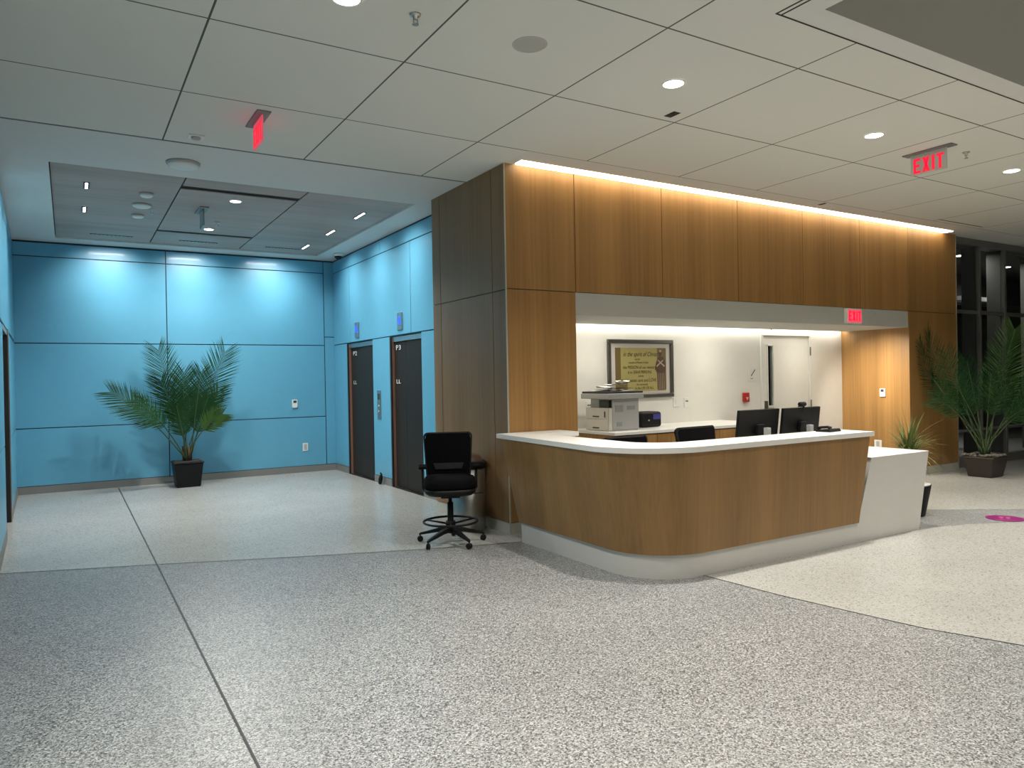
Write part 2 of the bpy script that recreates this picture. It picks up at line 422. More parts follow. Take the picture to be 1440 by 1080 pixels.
m = MB(); m.box(OL+.02, OR-.02, 7.29, 7.38, ZS+.03, ZS+.045); m.build('diffuser', LEDW, t)
m = MB(); m.box(OL+.01, OR-.01, 7.285, 7.395, ZS+.045, ZS+.058); m.build('housing', GREYP, t)
t = thing('linear_ceiling_light', 'long glowing warm strip light along the top of the oak portal', 'light', (7.8,6.2,ZC-.01))
m = MB(); m.box(3.88, 11.70, 6.13, 6.265, ZC-.006, ZC+.01); m.build('diffuser', LED, t)
m = MB(); m.box(3.86,11.72,6.12,6.28,ZC+.01,ZC+.03); m.build('housing', GREYP, t)

# room enclosure behind and beside the camera, and beyond the glass
w = MB(); w.box(-9.1,-9,-9,16,0,ZC); struct(w.build('wall_far_left', WHITE))
w = MB(); w.box(-9,22,-9.1,-9,0,ZC); struct(w.build('wall_behind_camera', GREYP))
w = MB(); w.box(22,22.1,-9,16,0,ZC+.3); struct(w.build('wall_far_right', DARKW))

# ================================================================ glazed wall right of the portal
GY = 6.36
gx = [12.07, 12.90, 13.72, 14.9, 16.1, 17.3]
r_ = structure_root('window_1', (14.6, GY, 0), label='dark glazed partition with grey frame beside the oak portal')
m = MB()
for i, x in enumerate(gx[1:]):
    m.box(x-.03, x+.03, GY-.02, GY+.27, .14, 3.60)
m.box(12.06, 12.10, GY, GY+.25, .14, 3.60)
m.box(12.06, 17.33, GY-.02, GY+.20, 3.60, ZC)
m.box(12.06, 17.33, GY, GY+.08, 2.49, 2.545)
m.box(12.06, 17.33, GY, GY+.08, .56, .60)
m.box(12.06, 17.33, GY-.02, GY+.2, 0, .14)
m.build('frame', MULL, r_, bevel=.003, seg=1)
m = MB()
for a,b in zip(gx[:-1],gx[1:]):
    for z0,z1 in ((.14,.56),(.60,2.49),(2.545,3.60)): m.box(a+.03,b-.03,GY+.035,GY+.045,z0,z1)
m.build('pane', GLASS, r_)
w = MB()
w.box(12.0, 22, 12.5, 12.6, 0, 3.3); w.box(12.0,12.06,6.6,12.5,0,3.7)
struct(w.build('wall_dark_room', DARKER))
w = MB(); w.face([(12,6.35,3.66),(12,12.6,3.66),(22,12.6,3.66),(22,6.35,3.66)]); w.box(12.1,22,8.6,9.0,3.05,3.64); w.box(12.1,22,10.6,11,3.0,3.64)
struct(w.build('ceiling_dark_room', DARKW), 'dim ceiling with dropped beams behind the glass')
w = MB(); w.box(14.9,15.1,8.7,8.9,0,3.05); w.box(17.4,17.6,8.7,8.9,0,3.05); w.box(13.3,13.5,10.7,10.9,0,3.0); w.box(16.2,16.4,10.7,10.9,0,3.0)
struct(w.build('trim_4', MULL), 'grey posts in the dark room behind the glass')
w = MB(); w.box(12.06, 22, 6.6, 12.5, .001, .02); struct(w.build('floor_dark_room', DARKW))
for i,(x0,x1,lab) in enumerate(((13.55,14.35,'pale horizontal rail behind the middle bay of the glass'),(14.75,16.4,'pale horizontal rail behind the bay of glass at the right edge'))):
    m = MB(); m.box(x0,x1,7.6,7.68,2.93,3.01); tag(m.build('hanging_rail', LGREY), lab, 'rail')
for x,lab in ((12.62,'small pale square sign behind the glass, next to the oak portal'),(12.98,'small pale square sign behind the glass, near the first mullion')):
    m = MB(); m.box(x,x+.13,7.2,7.22,2.92,3.02); tag(m.build('hanging_sign', LGREY), lab, 'sign')
t = thing('pendant_camera', 'black bulbous device hanging behind the middle bay of the glass', 'device', (14.4,7.9,3.0))
m = MB(); m.lathe([(.02,-.06),(.14,-.02),(.16,.06),(.1,.10),(.02,.11)], (14.4,7.9,3.06)); m.build('housing', BLACK, t)
m = MB(); m.tube([(14.4,7.9,3.16),(14.4,7.9,3.66)], .012); m.build('rod', BLACK, t)

# ================================================================ lifts
def lift(name, a, x, label, big, floor_letters):
    rt = structure_root(name, (x+.17, (a[0]+a[1])/2, 0), label=label)
    xd = x+.05
    m = MB(); g = .016; mid = a[0]+(a[1]-a[0])*.59
    m.box(xd, xd+.03, a[0]+.02, mid-g, .01, ZH-.075); m.build('door_panel', DSTEEL, rt, bevel=.002, seg=1)
    m = MB(); m.box(xd+.012, xd+.04, mid+g, a[1]-.036, .01, ZH-.075); m.build('door_panel', DSTEEL, rt, bevel=.002, seg=1)
    m = MB()
    m.box(x+.012, x+.14, a[0], a[0]+.02, 0, ZH); m.box(x+.002, x+.024, a[1]-.035, a[1], 0, ZH, 1); m.box(x+.024, x+.14, a[1]-.035, a[1], 0, ZH, 3); m.box(x+.03, x+.14, a[0]+.02, a[1]-.035, ZH-.07, ZH, 2)
    m.box(x+.10,x+.14,a[0]+.02,a[1]-.035,0,ZH-.07,1)
    m.build('frame', [STEEL, BLACKJ, STEEL, COPPER], rt)
    m = MB(); m.box(x+.0, x+.048, a[0]+.02, a[1]-.035, .002, .008); m.build('threshold', DSTEEL, rt)
    L = Vector(rt.location)
    for s, yy, zz, sz in (big, floor_letters):
        T = frame_T((xd-.002-L.x, yy-L.y, zz), (0,-1,0), (0,0,1))
        o = text_mesh('lettering', s, sz, T, WPL, rt, sx=2.0)
        o['label'] = 'pale grey letters ' + s
    return rt
lift('door_1', E1, XE, 'dark steel lift doors of the farther lift, marked P2', ('P2', 11.83, 2.03, .10), ('LL', 11.85, 1.545, .085))
lift('door_2', E2, XE, 'dark steel lift doors of the nearer lift, marked P3', ('P3', 9.95, 2.04, .10), ('LL', 9.97, 1.548, .085))
# third lift in the left wall
rt = structure_root('door_3', LT((E3[0]+E3[1])/2, -.06), -LA, label='lift opening in the left wall with a black jamb')
mid = 0.; hw = (E3[1]-E3[0])/2
m = MB(); m.box(-.20,-.17,-hw+.02,-.003,.01,2.16); m.build('door_panel', STEEL, rt, local=True)
m = MB(); m.box(-.20,-.17,.003,hw-.02,.01,2.16); m.build('door_panel', STEEL, rt, local=True)
m = MB(); m.box(-.22,.062,hw-.02,hw,0,2.22,0); m.box(.062,.072,hw-.02,hw+.03,0,2.24,1); m.box(-.22,.058,-hw,-hw+.02,0,2.22,0); m.box(-.22,.058,-hw+.02,hw-.02,2.17,2.22,1); m.box(-.24,-.22,-hw,hw,0,2.22,0)
m.build('frame', [BLACKJ, STEEL], rt, local=True)

def lantern(y, z, lab):
    t = thing('lift_indicator', lab, 'indicator', (XE, y, z-.125), 0, None)
    m = MB(); m.box(XE-.02, XE-.001, y-.085, y+.085, z-.125, z+.125); m.build('face_plate', STEEL, t, bevel=.004)
    m = MB(); m.box(XE-.022, XE-.0195, y-.05, y+.05, z-.045, z+.065); m.build('screen', BLUES, t)
lantern(11.55, 2.405, 'steel lift indicator with blue screen above the farther lift')
lantern(9.74, 2.405, 'steel lift indicator with blue screen above the nearer lift')
t = thing('call_panel', 'tall steel lift call button plate between the two lifts', 'panel', (XE,10.62,.98))
m = MB(); m.box(XE-.012, XE-.001, 10.55, 10.69, .98, 1.42); m.build('face_plate', STEEL, t, bevel=.003)
for z in (1.10,1.18):
    m = MB(); T = Matrix.Translation((XE-.012,10.62,z)) @ Matrix.Rotation(-PI/2,4,'Y'); m.lathe([(.018,0),(.018,.006),(.012,.008)], n=16, T=T); m.build('button', LGREY, t)
m = MB(); m.box(XE-.0135, XE-.0115, 10.575, 10.665, 1.28, 1.37); m.build('notice', DARKG, t)
# small dark wedge by the pier
t = thing('door_stop', 'small tilted black object on the floor against the wall between the lifts', 'door stop', (4.0,10.52,0))
T = Matrix.Translation((4.0,10.52,0)) @ Matrix.Rotation(math.radians(24),4,'X')
m = MB(); m.tube([tuple(T @ Vector(p)) for p in ((0,0,.02),(0,0,.10),(0,0,.19))], [.028,.034,.012], 8); m.build('body', BLACK, t)
m = MB(); m.tube([tuple(T @ Vector(p)) for p in ((0,0,.17),(0,.03,.19),(0,.045,.165))], .008, 6); m.build('handle', BLACK, t)

# wall devices ----------------------------------------------------
t = thing('thermostat', 'white room thermostat on the blue back wall', 'thermostat', (3.345,YB,1.13))
m = MB(); m.box(3.30,3.39,YB-.025,YB-.001,1.13,1.27); m.build('housing', WPL, t, bevel=.006)
m = MB(); m.box(3.318,3.372,YB-.027,YB-.0245,1.215,1.255); m.build('display', DARKG, t)
t = thing('wall_outlet', 'white power outlet low on the blue back wall', 'outlet', (3.515,YB,.37))
m = MB(); m.box(3.47,3.56,YB-.012,YB-.001,.37,.51); m.build('cover_plate', WPL, t, bevel=.003)
m = MB(); m.box(3.49,3.54,YB-.014,YB-.0115,.39,.49); m.build('socket', LGREY, t)
t = thing('thermostat', 'white wall thermostat on the warm lit oak niche wall', 'thermostat', (OR,6.70,1.18))
m = MB(); m.box(OR-.022,OR-.001,6.655,6.745,1.18,1.31); m.build('housing', WPL, t, bevel=.006)
m = MB(); m.box(OR-.024,OR-.0215,6.675,6.725,1.255,1.295); m.build('display', DARKG, t)
t = thing('wall_outlet', 'white outlet plate low on the oak niche wall, behind the grassy potted plant', 'outlet', (OR,6.79,.39))
m = MB(); m.box(OR-.012,OR-.001,6.73,6.85,.39,.51); m.build('cover_plate', WPL, t, bevel=.003)
m = MB(); m.box(OR-.014,OR-.0115,6.765,6.815,.41,.49); m.build('socket', LGREY, t)
def plate(name, x, z, lab, cat, holes=True):
    t = thing(name, lab, cat, (x,YN,z-.065))
    m = MB(); m.box(x-.045,x+.045,YN-.01,YN-.001,z-.065,z+.065); m.build('cover_plate', WPL, t, bevel=.003)
    if holes:
        for d in (-.014,.014):
            m = MB(); m.box(x+d-.008,x+d+.008,YN-.012,YN-.0095,z+.01,z+.028); m.build('port', BLACK, t)
    else:
        m = MB(); m.box(x-.012,x+.012,YN-.016,YN-.0095,z-.03,z+.03); m.build('toggle', WPL, t)
plate('data_outlet', 5.60, 1.19, 'white data outlet on the niche wall left of the copier', 'outlet')
plate('data_outlet', 7.28, 1.19, 'white data outlet on the niche wall right of the framed print, beside a blank switch', 'outlet')
plate('light_switch', 7.08, 1.20, 'white switch plate under the right corner of the framed print', 'switch', False)

# ================================================================ niche door
rt = structure_root('door_4', (9.36,YN,0), label='pale painted stair door with a narrow window')
m = MB(); m.box(8.85,8.955,YN+.005,YN+.05,.01,2.13); m.box(9.08,9.90,YN+.005,YN+.05,.01,2.13); m.box(8.955,9.08,YN+.005,YN+.05,.01,1.08); m.box(8.955,9.08,YN+.005,YN+.05,1.99,2.13)
m.build('door_panel', NICHE, rt)
m = MB()
m.box(8.79,8.845,YN-.02,YN+.08,0,2.134); m.box(9.905,9.955,YN-.02,YN+.08,0,2.134); m.box(8.79,9.955,YN-.02,YN+.08,2.135,2.185)
m.build('frame', WHITE, rt, bevel=.003)
wf_ = MB()
wf_.box(8.945,8.96,YN-.006,YN+.06,1.07,2.0); wf_.box(9.075,9.09,YN-.006,YN+.06,1.07,2.0); wf_.box(8.945,9.09,YN-.006,YN+.06,1.07,1.085); wf_.box(8.945,9.09,YN-.006,YN+.06,1.985,2.0)
wf_.build('window_frame', WHITE, rt)
m = MB(); m.box(8.96,9.075,YN+.025,YN+.03,1.085,1.985); m.build('pane', GLASS, rt)
m = MB(); m.box(8.90,9.15,YN+.2,YN+.21,.9,2.1); m.build('dark_beyond', plain('stairwell', (.10,.095,.085),.9), rt)
for z in (1.02,1.84,.22):
    m = MB(); m.box(9.895,9.915,YN-.04,YN-.0305,z,z+.13); m.tube([(9.905,YN-.035,z),(9.905,YN-.035,z+.13)],.01,8); m.build('hinge', plain('hinge_metal',(.22,.20,.16),.4,.8), rt)
m = MB(); m.box(8.875,8.935,YN-.012,YN+.004,1.0,1.16); m.tube([(8.90,YN-.01,1.05),(8.90,YN-.06,1.05),(9.0,YN-.06,1.05)],.009,8); m.build('door_handle', plain('handle_metal',(.20,.18,.15),.35,.8), rt)
# stair sign
t = thing('room_sign', 'white square sign with a black stair symbol beside the niche door', 'sign', (8.62,YN,1.46))
m = MB(); m.box(8.53,8.71,YN-.01,YN-.001,1.46,1.66); m.build('panel', WPL, t, bevel=.002)
m = MB()
for i in range(7):
    x = 8.575+i*.0125; z = 1.535+i*.0135; m.box(x,x+.0145,YN-.0115,YN-.0095,z,z+.016)
m.build('symbol', BLACK, t)
m = MB()
for i in range(5): m.box(8.565+i*.011,8.572+i*.011,YN-.0115,YN-.0095,1.495,1.503)
m.build('braille', DARKG, t)
# fire pull station
t = thing('fire_alarm_pull', 'red fire alarm pull station below the stair sign', 'fire alarm', (8.45,YN,1.16))
m = MB(); m.box(8.395,8.505,YN-.04,YN-.001,1.16,1.295); m.build('housing', RED, t, bevel=.005)
m = MB(); m.box(8.425,8.475,YN-.048,YN-.0395,1.215,1.227); m.box(8.444,8.456,YN-.048,YN-.0395,1.19,1.215); m.build('pull_handle', WPL, t)

# ================================================================ framed print
FX0,FX1,FZ0,FZ1 = 5.90,7.03,1.275,2.045
t = thing('framed_print', 'framed gold print with script writing and a robed statue, above the copier', 'picture', ((FX0+FX1)/2,YN,FZ0))
m = MB(); q = .055; y0,y1 = YN-.035,YN-.002
m.box(FX0,FX1,y0,y1,FZ0,FZ0+q); m.box(FX0,FX1,y0,y1,FZ1-q,FZ1); m.box(FX0,FX0+q,y0,y1,FZ0+q,FZ1-q); m.box(FX1-q,FX1,y0,y1,FZ0+q,FZ1-q)
m.build('frame', FRAME, t, bevel=.01)
m = MB(); m.box(FX0+q,FX1-q,YN-.012,YN-.004,FZ0+q,FZ1-q); m.build('mat_board', MATB, t)
PX0,PX1,PZ0,PZ1 = 6.03,6.905,1.365,1.935
m = MB(); m.box(PX0,PX1,YN-.0135,YN-.0115,PZ0,PZ1,0); m.box(PX0,PX0+.09,YN-.014,YN-.0130,PZ0,PZ1,1); m.box(PX0,PX0+.20,YN-.0138,YN-.0130,PZ0,PZ0+.16,1); m.box(PX1-.16,PX1,YN-.0138,YN-.0130,PZ0+.02,PZ1,1)
pr_ = m.build('print', [GOLD, GOLDD], t)
L = Vector(t.location)
lines = [('in the spirit of Christ', 1.85, .085, .35, 6.45), ('and the', 1.785,.035,.2,6.40), ('example of Francis of Assisi', 1.742,.038,.2,6.42), ('the MISSION of our ministry', 1.678,.060,0,6.44),
         ('is to SERVE PERSONS', 1.615,.056,0,6.44), ('with the', 1.565,.035,.2,6.46), ('greatest care and LOVE', 1.508,.066,.15,6.47), ('the community', 1.455,.04,0,6.48), ('in the LIFE OF ALL', 1.405,.052,0,6.52)]
for s, z, size, shear, x in lines:
    T = frame_T((x-L.x, YN-.0145-L.y, z-L.z), (1,0,0), (0,0,1))
    text_mesh('writing', s, size, T, INK, t, ext=.0004, sx=.80, shear=shear)
m = MB()
def flat(pts, mi, d): m.face([(x,YN-d,z) for x,z in pts], mi)
cx = 6.80
flat([(cx-.045,PZ0+.005),(cx+.085,PZ0+.005),(cx+.085,1.60),(cx+.098,1.66),(cx+.09,1.74),(cx+.05,1.82),(cx-.03,1.82),(cx-.075,1.74),(cx-.095,1.66),(cx-.06,1.60)],0,.0146)
for i in range(4):
    x = cx-.03+i*.03; flat([(x,PZ0+.01),(x+.009,PZ0+.01),(x+.006,1.60),(x,1.60)],1,.0150)
flat([(cx-.07,1.70),(cx+.05,1.78),(cx+.055,1.765),(cx-.06,1.68)],1,.0152); flat([(cx+.08,1.70),(cx-.04,1.78),(cx-.045,1.765),(cx+.07,1.68)],1,.0154)
flat([(cx+.0+.033*math.cos(a*PI/6)-.005,1.865+.045*math.sin(a*PI/6)) for a in range(12)],0,.0156)
flat([(cx+.0+.022*math.cos(a*PI/6)+.002,1.895+.018*math.sin(a*PI/6)) for a in range(12)],1,.0158)
m.build('statue_image', [ROBE, ROBEL], t)

# ================================================================ back cabinet and worktop
CX0,CX1,CYF,CYB = 5.30,7.93,6.52,YN
t = thing('base_cabinet', 'oak base cabinet run under the pale worktop at the niche wall', 'cabinet', ((CX0+CX1)/2,(CYF+CYB)/2,0))
m = MB(); m.box(CX0+.02,CX1-.02,CYF+.04,CYB-.002,.1,.885); m.box(CX0+.04,CX1-.04,CYF+.09,CYB-.02,0,.1,1); m.build('body', [WOOD, BLACKJ], t)
dx = [CX0+.02,5.96,6.56,7.0,7.45,CX1-.02]
for i in range(5):
    m = MB(); m.box(dx[i]+.003,dx[i+1]-.003,CYF+.02,CYF+.038,.12,.875); d = m.build('door', WOOD, t, bevel=.002, seg=1); d['_o'] = tuple(t.location)
    hx_ = dx[i+1]-.05 if i % 2 else dx[i]+.05
    m = MB(); m.tube([(hx_,CYF+.02,.72),(hx_,CYF-.006,.72),(hx_,CYF-.006,.82),(hx_,CYF+.02,.82)],.004,6); h = m.build('handle', STEEL, d)
m = MB(); m.box(CX0,CX1,CYF,CYB-.001,.887,.922); tag(m.build('worktop', SOLID, bevel=.004), 'pale worktop on the oak cabinets at the niche wall', 'worktop')

# copier
WT = .9225
t = thing('copier', 'beige and grey office copier on the niche worktop', 'copier', (5.63,6.98,WT))
m = MB(); m.box(5.41,5.86,6.76,7.20,WT,WT+.27,0); m.box(5.48,5.86,6.76,7.20,WT+.27,WT+.375,1)
m.build('body', [BEIGE, LGREY], t, bevel=.006)
m = MB(); m.box(5.46,5.861,6.754,6.7605,WT+.01,WT+.37); m.box(5.50,5.62,6.750,6.755,WT+.22,WT+.30,1); m.box(5.52,5.60,6.750,6.755,WT+.05,WT+.10,1); m.box(5.68,5.8,6.750,6.755,WT+.24,WT+.29,1)
m.build('side_cover', [LGREY, plain('mid_grey_plastic',(.30,.30,.29),.5)], t)
for z0,z1 in ((.005,.135),(.14,.265)):
    m = MB(); m.box(5.396,5.4105,6.775,7.19,WT+z0,WT+z1,0); m.box(5.39,5.397,6.93,7.05,WT+z0+.02,WT+z0+.035,1); m.build('paper_drawer', [BEIGE, DARKG], t, bevel=.002)
m = MB(); m.box(5.44,5.485,6.80,6.98,WT+.272,WT+.36); m.build('output_slot', DARKG, t)
m = MB(); m.box(5.36,5.90,6.70,7.24,WT+.376,WT+.44); m.build('scanner_unit', LGREY, t, bevel=.008)
m = MB(); m.box(5.37,5.90,6.71,7.23,WT+.441,WT+.465); m.build('lid', DARKG, t, bevel=.008)
m = MB(); m.box(5.393,5.397,6.81,6.83,WT+.16,WT+.23); m.build('indicator', DARKG, t)
# crumpled papers on the copier
def sheet(x, y, z, rz, w_, h_, bend, mat, lab, name='paper'):
    m = MB(); n = 6; top = []; 
    R = Matrix.Rotation(rz, 3, 'Z')
    rows = []
    for i in range(n+1):
        row = []
        for j in range(n+1):
            a = i/n-.5; b = j/n-.5
            p = R @ Vector((a*w_, b*h_, 0)); zz = z + bend*(.5+.5*math.sin(a*7+b*5+rz*3)) + bend*.6*abs(a*b)*4
            row.append((x+p.x, y+p.y, zz))
        rows.append(row)
    for dz in (0, .002):
        for i in range(n):
            for j in range(n):
                q_ = [rows[i][j],rows[i+1][j],rows[i+1][j+1],rows[i][j+1]]
                m.face([(a,b,c+dz) for a,b,c in q_], 0, True)
    return tag(m.build(name, mat), lab, 'paper', 'papers heaped on the copier')
z0 = WT+.466
PAP = [WPL, LGREY, DARKG, WPL, LGREY, WPL]
labs = ['white sheet lying flat on the copier lid','grey sheet in the loose heap on the copier','dark folder edge under the papers on the copier','crumpled white sheet at the left of the heap on the copier','grey bent sheet near the top of the heap on the copier','white crumpled sheet topmost of the heap on the copier']
spec = [(5.62,6.95,.0,.1,.42,.36,.006),(5.58,6.92,.013,.5,.36,.28,.008),(5.70,6.95,.028,-.2,.34,.26,.006),(5.52,6.95,.041,.9,.26,.22,.014),(5.68,6.93,.068,.3,.26,.2,.012),(5.74,6.9,.092,-.6,.16,.14,.03)]
for (x,y,dz,rz,a,b,bd),mm,lb in zip(spec,PAP,labs): sheet(x,y,z0+dz,rz,a,b,bd,mm,lb)
# black device
t = thing('label_printer', 'black rounded desktop device with a small blue screen right of the copier', 'printer', (6.20,7.02,WT))
m = MB(); m.box(6.03,6.37,6.90,7.14,WT+.004,WT+.195); m.build('housing', BLACK, t, bevel=.035, seg=4)
m = MB(); m.box(6.22,6.34,6.893,6.9005,WT+.10,WT+.165); m.build('screen', BLUESD, t)
m = MB(); m.lathe([(.01,0),(.01,.004)], n=12, T=Matrix.Translation((6.15,6.9,WT+.09)) @ Matrix.Rotation(PI/2,4,'X')); m.build('badge', LGREY, t)

# ================================================================ reception desk
t = thing('reception_desk', 'curved oak reception desk with white counter and lower white end', 'desk', (5.0,4.7,0))
desk = t
def corner_path(xl, yf, ye, xe, rad, n=14, xl_end=None):
    """left run from (xl, ye) to the corner, arc, front run to (xe, yf)"""
    pts = [((xl_end if xl_end is not None else xl), ye)]
    c = (xl+rad, yf+rad)
    pts.append((xl, (yf+rad)+ (ye-yf-rad)*.5)) if xl_end is None else pts.append(((xl+xl_end)/2, (yf+rad)+(ye-yf-rad)*.5))
    for i in range(n+1):
        a = PI + (PI/2)*i/n
        pts.append((c[0]+rad*math.cos(a), c[1]+rad*math.sin(a)))
    for k in (.33,.66,1): pts.append((c[0]+(xe-c[0])*k, yf))
    return pts
def ring_wall(mb, bot, top, z0, z1, th, mi=0, steps=1):
    """wall following a path, thickness th inward"""
    def inward(p):
        out = []
        for i in range(len(p)):
            a = Vector(p[max(i-1,0)]); b = Vector(p[min(i+1,len(p)-1)]); d = (b-a).normalized(); n = Vector((-d.y, d.x))
            out.append((p[i][0]+n.x*th, p[i][1]+n.y*th))
        return out
    bi = inward(bot); ti = inward(top)
    rows = [[(x,y,z0) for x,y in bot],[(x,y,z1) for x,y in top],[(x,y,z1) for x,y in ti],[(x,y,z0) for x,y in bi]]
    n = len(bot)
    for k in range(4):
        A = rows[k]; B = rows[(k+1)%4]
        base = len(mb.v); mb.v += A+B
        for i in range(n-1):
            mb.f.append((base+i,base+i+1,base+n+i+1,base+n+i)); mb.m.append(mi); mb.sm.append(k in (0,2))
    for e in (0,n-1): mb.face([rows[0][e],rows[1][e],rows[2][e],rows[3][e]], mi)
ZW = .19; ZT = .975
bot = corner_path(3.64,4.07,5.95,6.12,.52,xl_end=3.65); top = corner_path(3.50,4.03,6.18,6.245,.58,xl_end=3.60)
m = MB(); ring_wall(m, bot, top, ZW, ZT, .045); m.build('wood_panel', WOODD, desk)
# plinth
pb = corner_path(3.668,4.112,5.93,6.14,.48); pt = corner_path(3.662,4.098,5.93,6.14,.49)
m = MB(); ring_wall(m, pb, pt, .0, ZW+.03, .05); m.build('plinth', SOLIDB, desk)
# upper counter
def counter_poly():
    o = corner_path(3.485,4.0,6.265,6.265,.60,xl_end=3.60)
    inner = [(6.265,4.385),(4.55,4.385)]
    c = (4.30,4.70)
    for i in range(8):
        a = -PI/2 - (PI/2)*i/7; inner.append((c[0]+.36*math.cos(a)+.0, c[1]+.315*math.sin(a)))
    inner += [(3.94,5.93),(4.36,5.93),(4.36,6.265)]
    return o + inner
def slab(mb, poly, z0, z1, mi=0):
    n = len(poly); b = len(mb.v)
    mb.v += [(x,y,z0) for x,y in poly]+[(x,y,z1) for x,y in poly]
    mb.f += [tuple(reversed(range(b,b+n))), tuple(range(b+n,b+2*n))]; mb.m += [mi,mi]; mb.sm += [False,False]
    for i in range(n):
        j = (i+1)%n; mb.f.append((b+i,b+j,b+n+j,b+n+i)); mb.m.append(mi); mb.sm.append(False)
m = MB(); slab(m, counter_poly(), ZT+.001, 1.018); m.build('counter_top', SOLID, desk)
# inner wall under the counter (staff side) and support by the pier
m = MB(); ib = corner_path(3.93,4.37,5.9,6.2,.40); ring_wall(m, ib, ib, .02, ZT, .02); m.box(3.95,4.34,5.96,6.25,.02,ZT); m.build('inner_panel', SOLIDB, desk)
# low end block with sloping faces
m = MB()
p = [(6.10,4.1125,0),(7.15,4.1125,0),(7.15,4.95,0),(6.10,4.95,0),(6.30,4.055,.77),(7.235,4.055,.77),(7.235,4.95,.77),(6.30,4.95,.77)]
m.hexa(p); m.build('end_block', SOLIDB, desk, bevel=.002)
m = MB(); m.box(6.29,7.236,4.054,4.952,.7705,.774); m.build('end_top', SOLID, desk, bevel=.001, seg=1)
# work surface
m = MB(); m.box(4.0,6.12,4.40,4.88,.735,.765); m.box(3.97,4.5,5.03,5.9,.735,.765); m.build('work_surface', SOLIDB, desk, bevel=.003)
m = MB(); m.box(6.0,6.05,4.45,4.86,.0,.734); m.build('support_panel', SOLIDB, desk)
m = MB(); m.box(4.0,4.45,5.85,5.88,0,.734); m.build('support_panel', SOLIDB, desk)

# ================================================================ monitors etc
def monitor(cx_, cy_, rz, lab):
    t = thing('monitor', lab, 'monitor', (cx_, cy_, .766), rz, None)
    tilt = Matrix.Translation((0,.03,.30)) @ Matrix.Rotation(math.radians(7),4,'X')
    m = MB(); m.box(-.285,.285,-.012,.018,-.145,.165,0,tilt); m.build('housing', BLACK, t, local=True, bevel=.005)
    m = MB(); m.box(-.277,.277,.018,.020,-.135,.157,0,tilt); m.build('screen', DARKG, t, local=True)
    m = MB(); m.box(-.05,.05,-.045,-.013,-.07,.03,0,tilt); m.build('mount', BLACK, t, local=True, bevel=.004)
    m = MB(); m.box(-.025,.025,-.10,-.055,.012,.30); m.build('stand_neck', LGREY, t, local=True, bevel=.004)
    m = MB(); m.box(-.12,.12,-.12,.10,0,.012); m.build('stand_base', LGREY, t, local=True, bevel=.004)
    return t
monitor(5.475,4.62,math.radians(2),'black monitor behind the counter, the left of the pair')
monitor(6.055,4.60,math.radians(2),'black monitor with a webcam on top, the right of the pair')
t = thing('webcam', 'small black webcam clipped on the right monitor', 'webcam', (6.03,4.60,1.236))
m = MB(); m.lathe([(.016,-.045),(.022,-.035),(.022,.035),(.016,.045)], n=14, T=Matrix.Translation((6.03,4.585,1.262)) @ Matrix.Rotation(PI/2,4,'Y')); m.build('housing', BLACK, t)
m = MB(); m.box(6.012,6.048,4.57,4.622,1.236,1.245); m.box(6.018,6.042,4.566,4.572,1.20,1.245); m.build('clip', BLACK, t)
m = MB(); m.lathe([(.014,0),(.014,.006)], n=12, T=Matrix.Translation((6.03,4.607,1.262)) @ Matrix.Rotation(-PI/2,4,'X')); m.build('lens', DARKG, t)
t = thing('desk_phone', 'low black telephone on the white counter near its right end', 'telephone', (5.98,4.27,1.0185), math.radians(8))
m = MB(); m.hexa([(-.10,-.075,0),(.10,-.075,0),(.10,.075,0),(-.10,.075,0),(-.095,-.06,.028),(.095,-.06,.028),(.095,.07,.016),(-.095,.07,.016)]); m.build('base', BLACK, t, local=True, bevel=.005)
m = MB(); m.tube([(-.07,-.06,.034),(-.07,-.03,.046),(-.07,.03,.040),(-.07,.06,.028)],[.018,.012,.012,.018],8); m.build('handset', BLACK, t, local=True)
m = MB(); m.hexa([(-.02,-.03,.0262),(.07,-.03,.0262),(.07,.03,.021),(-.02,.03,.021),(-.02,-.03,.028),(.07,-.03,.028),(.07,.03,.0225),(-.02,.03,.0225)]); m.build('keypad', LGREY, t, local=True)

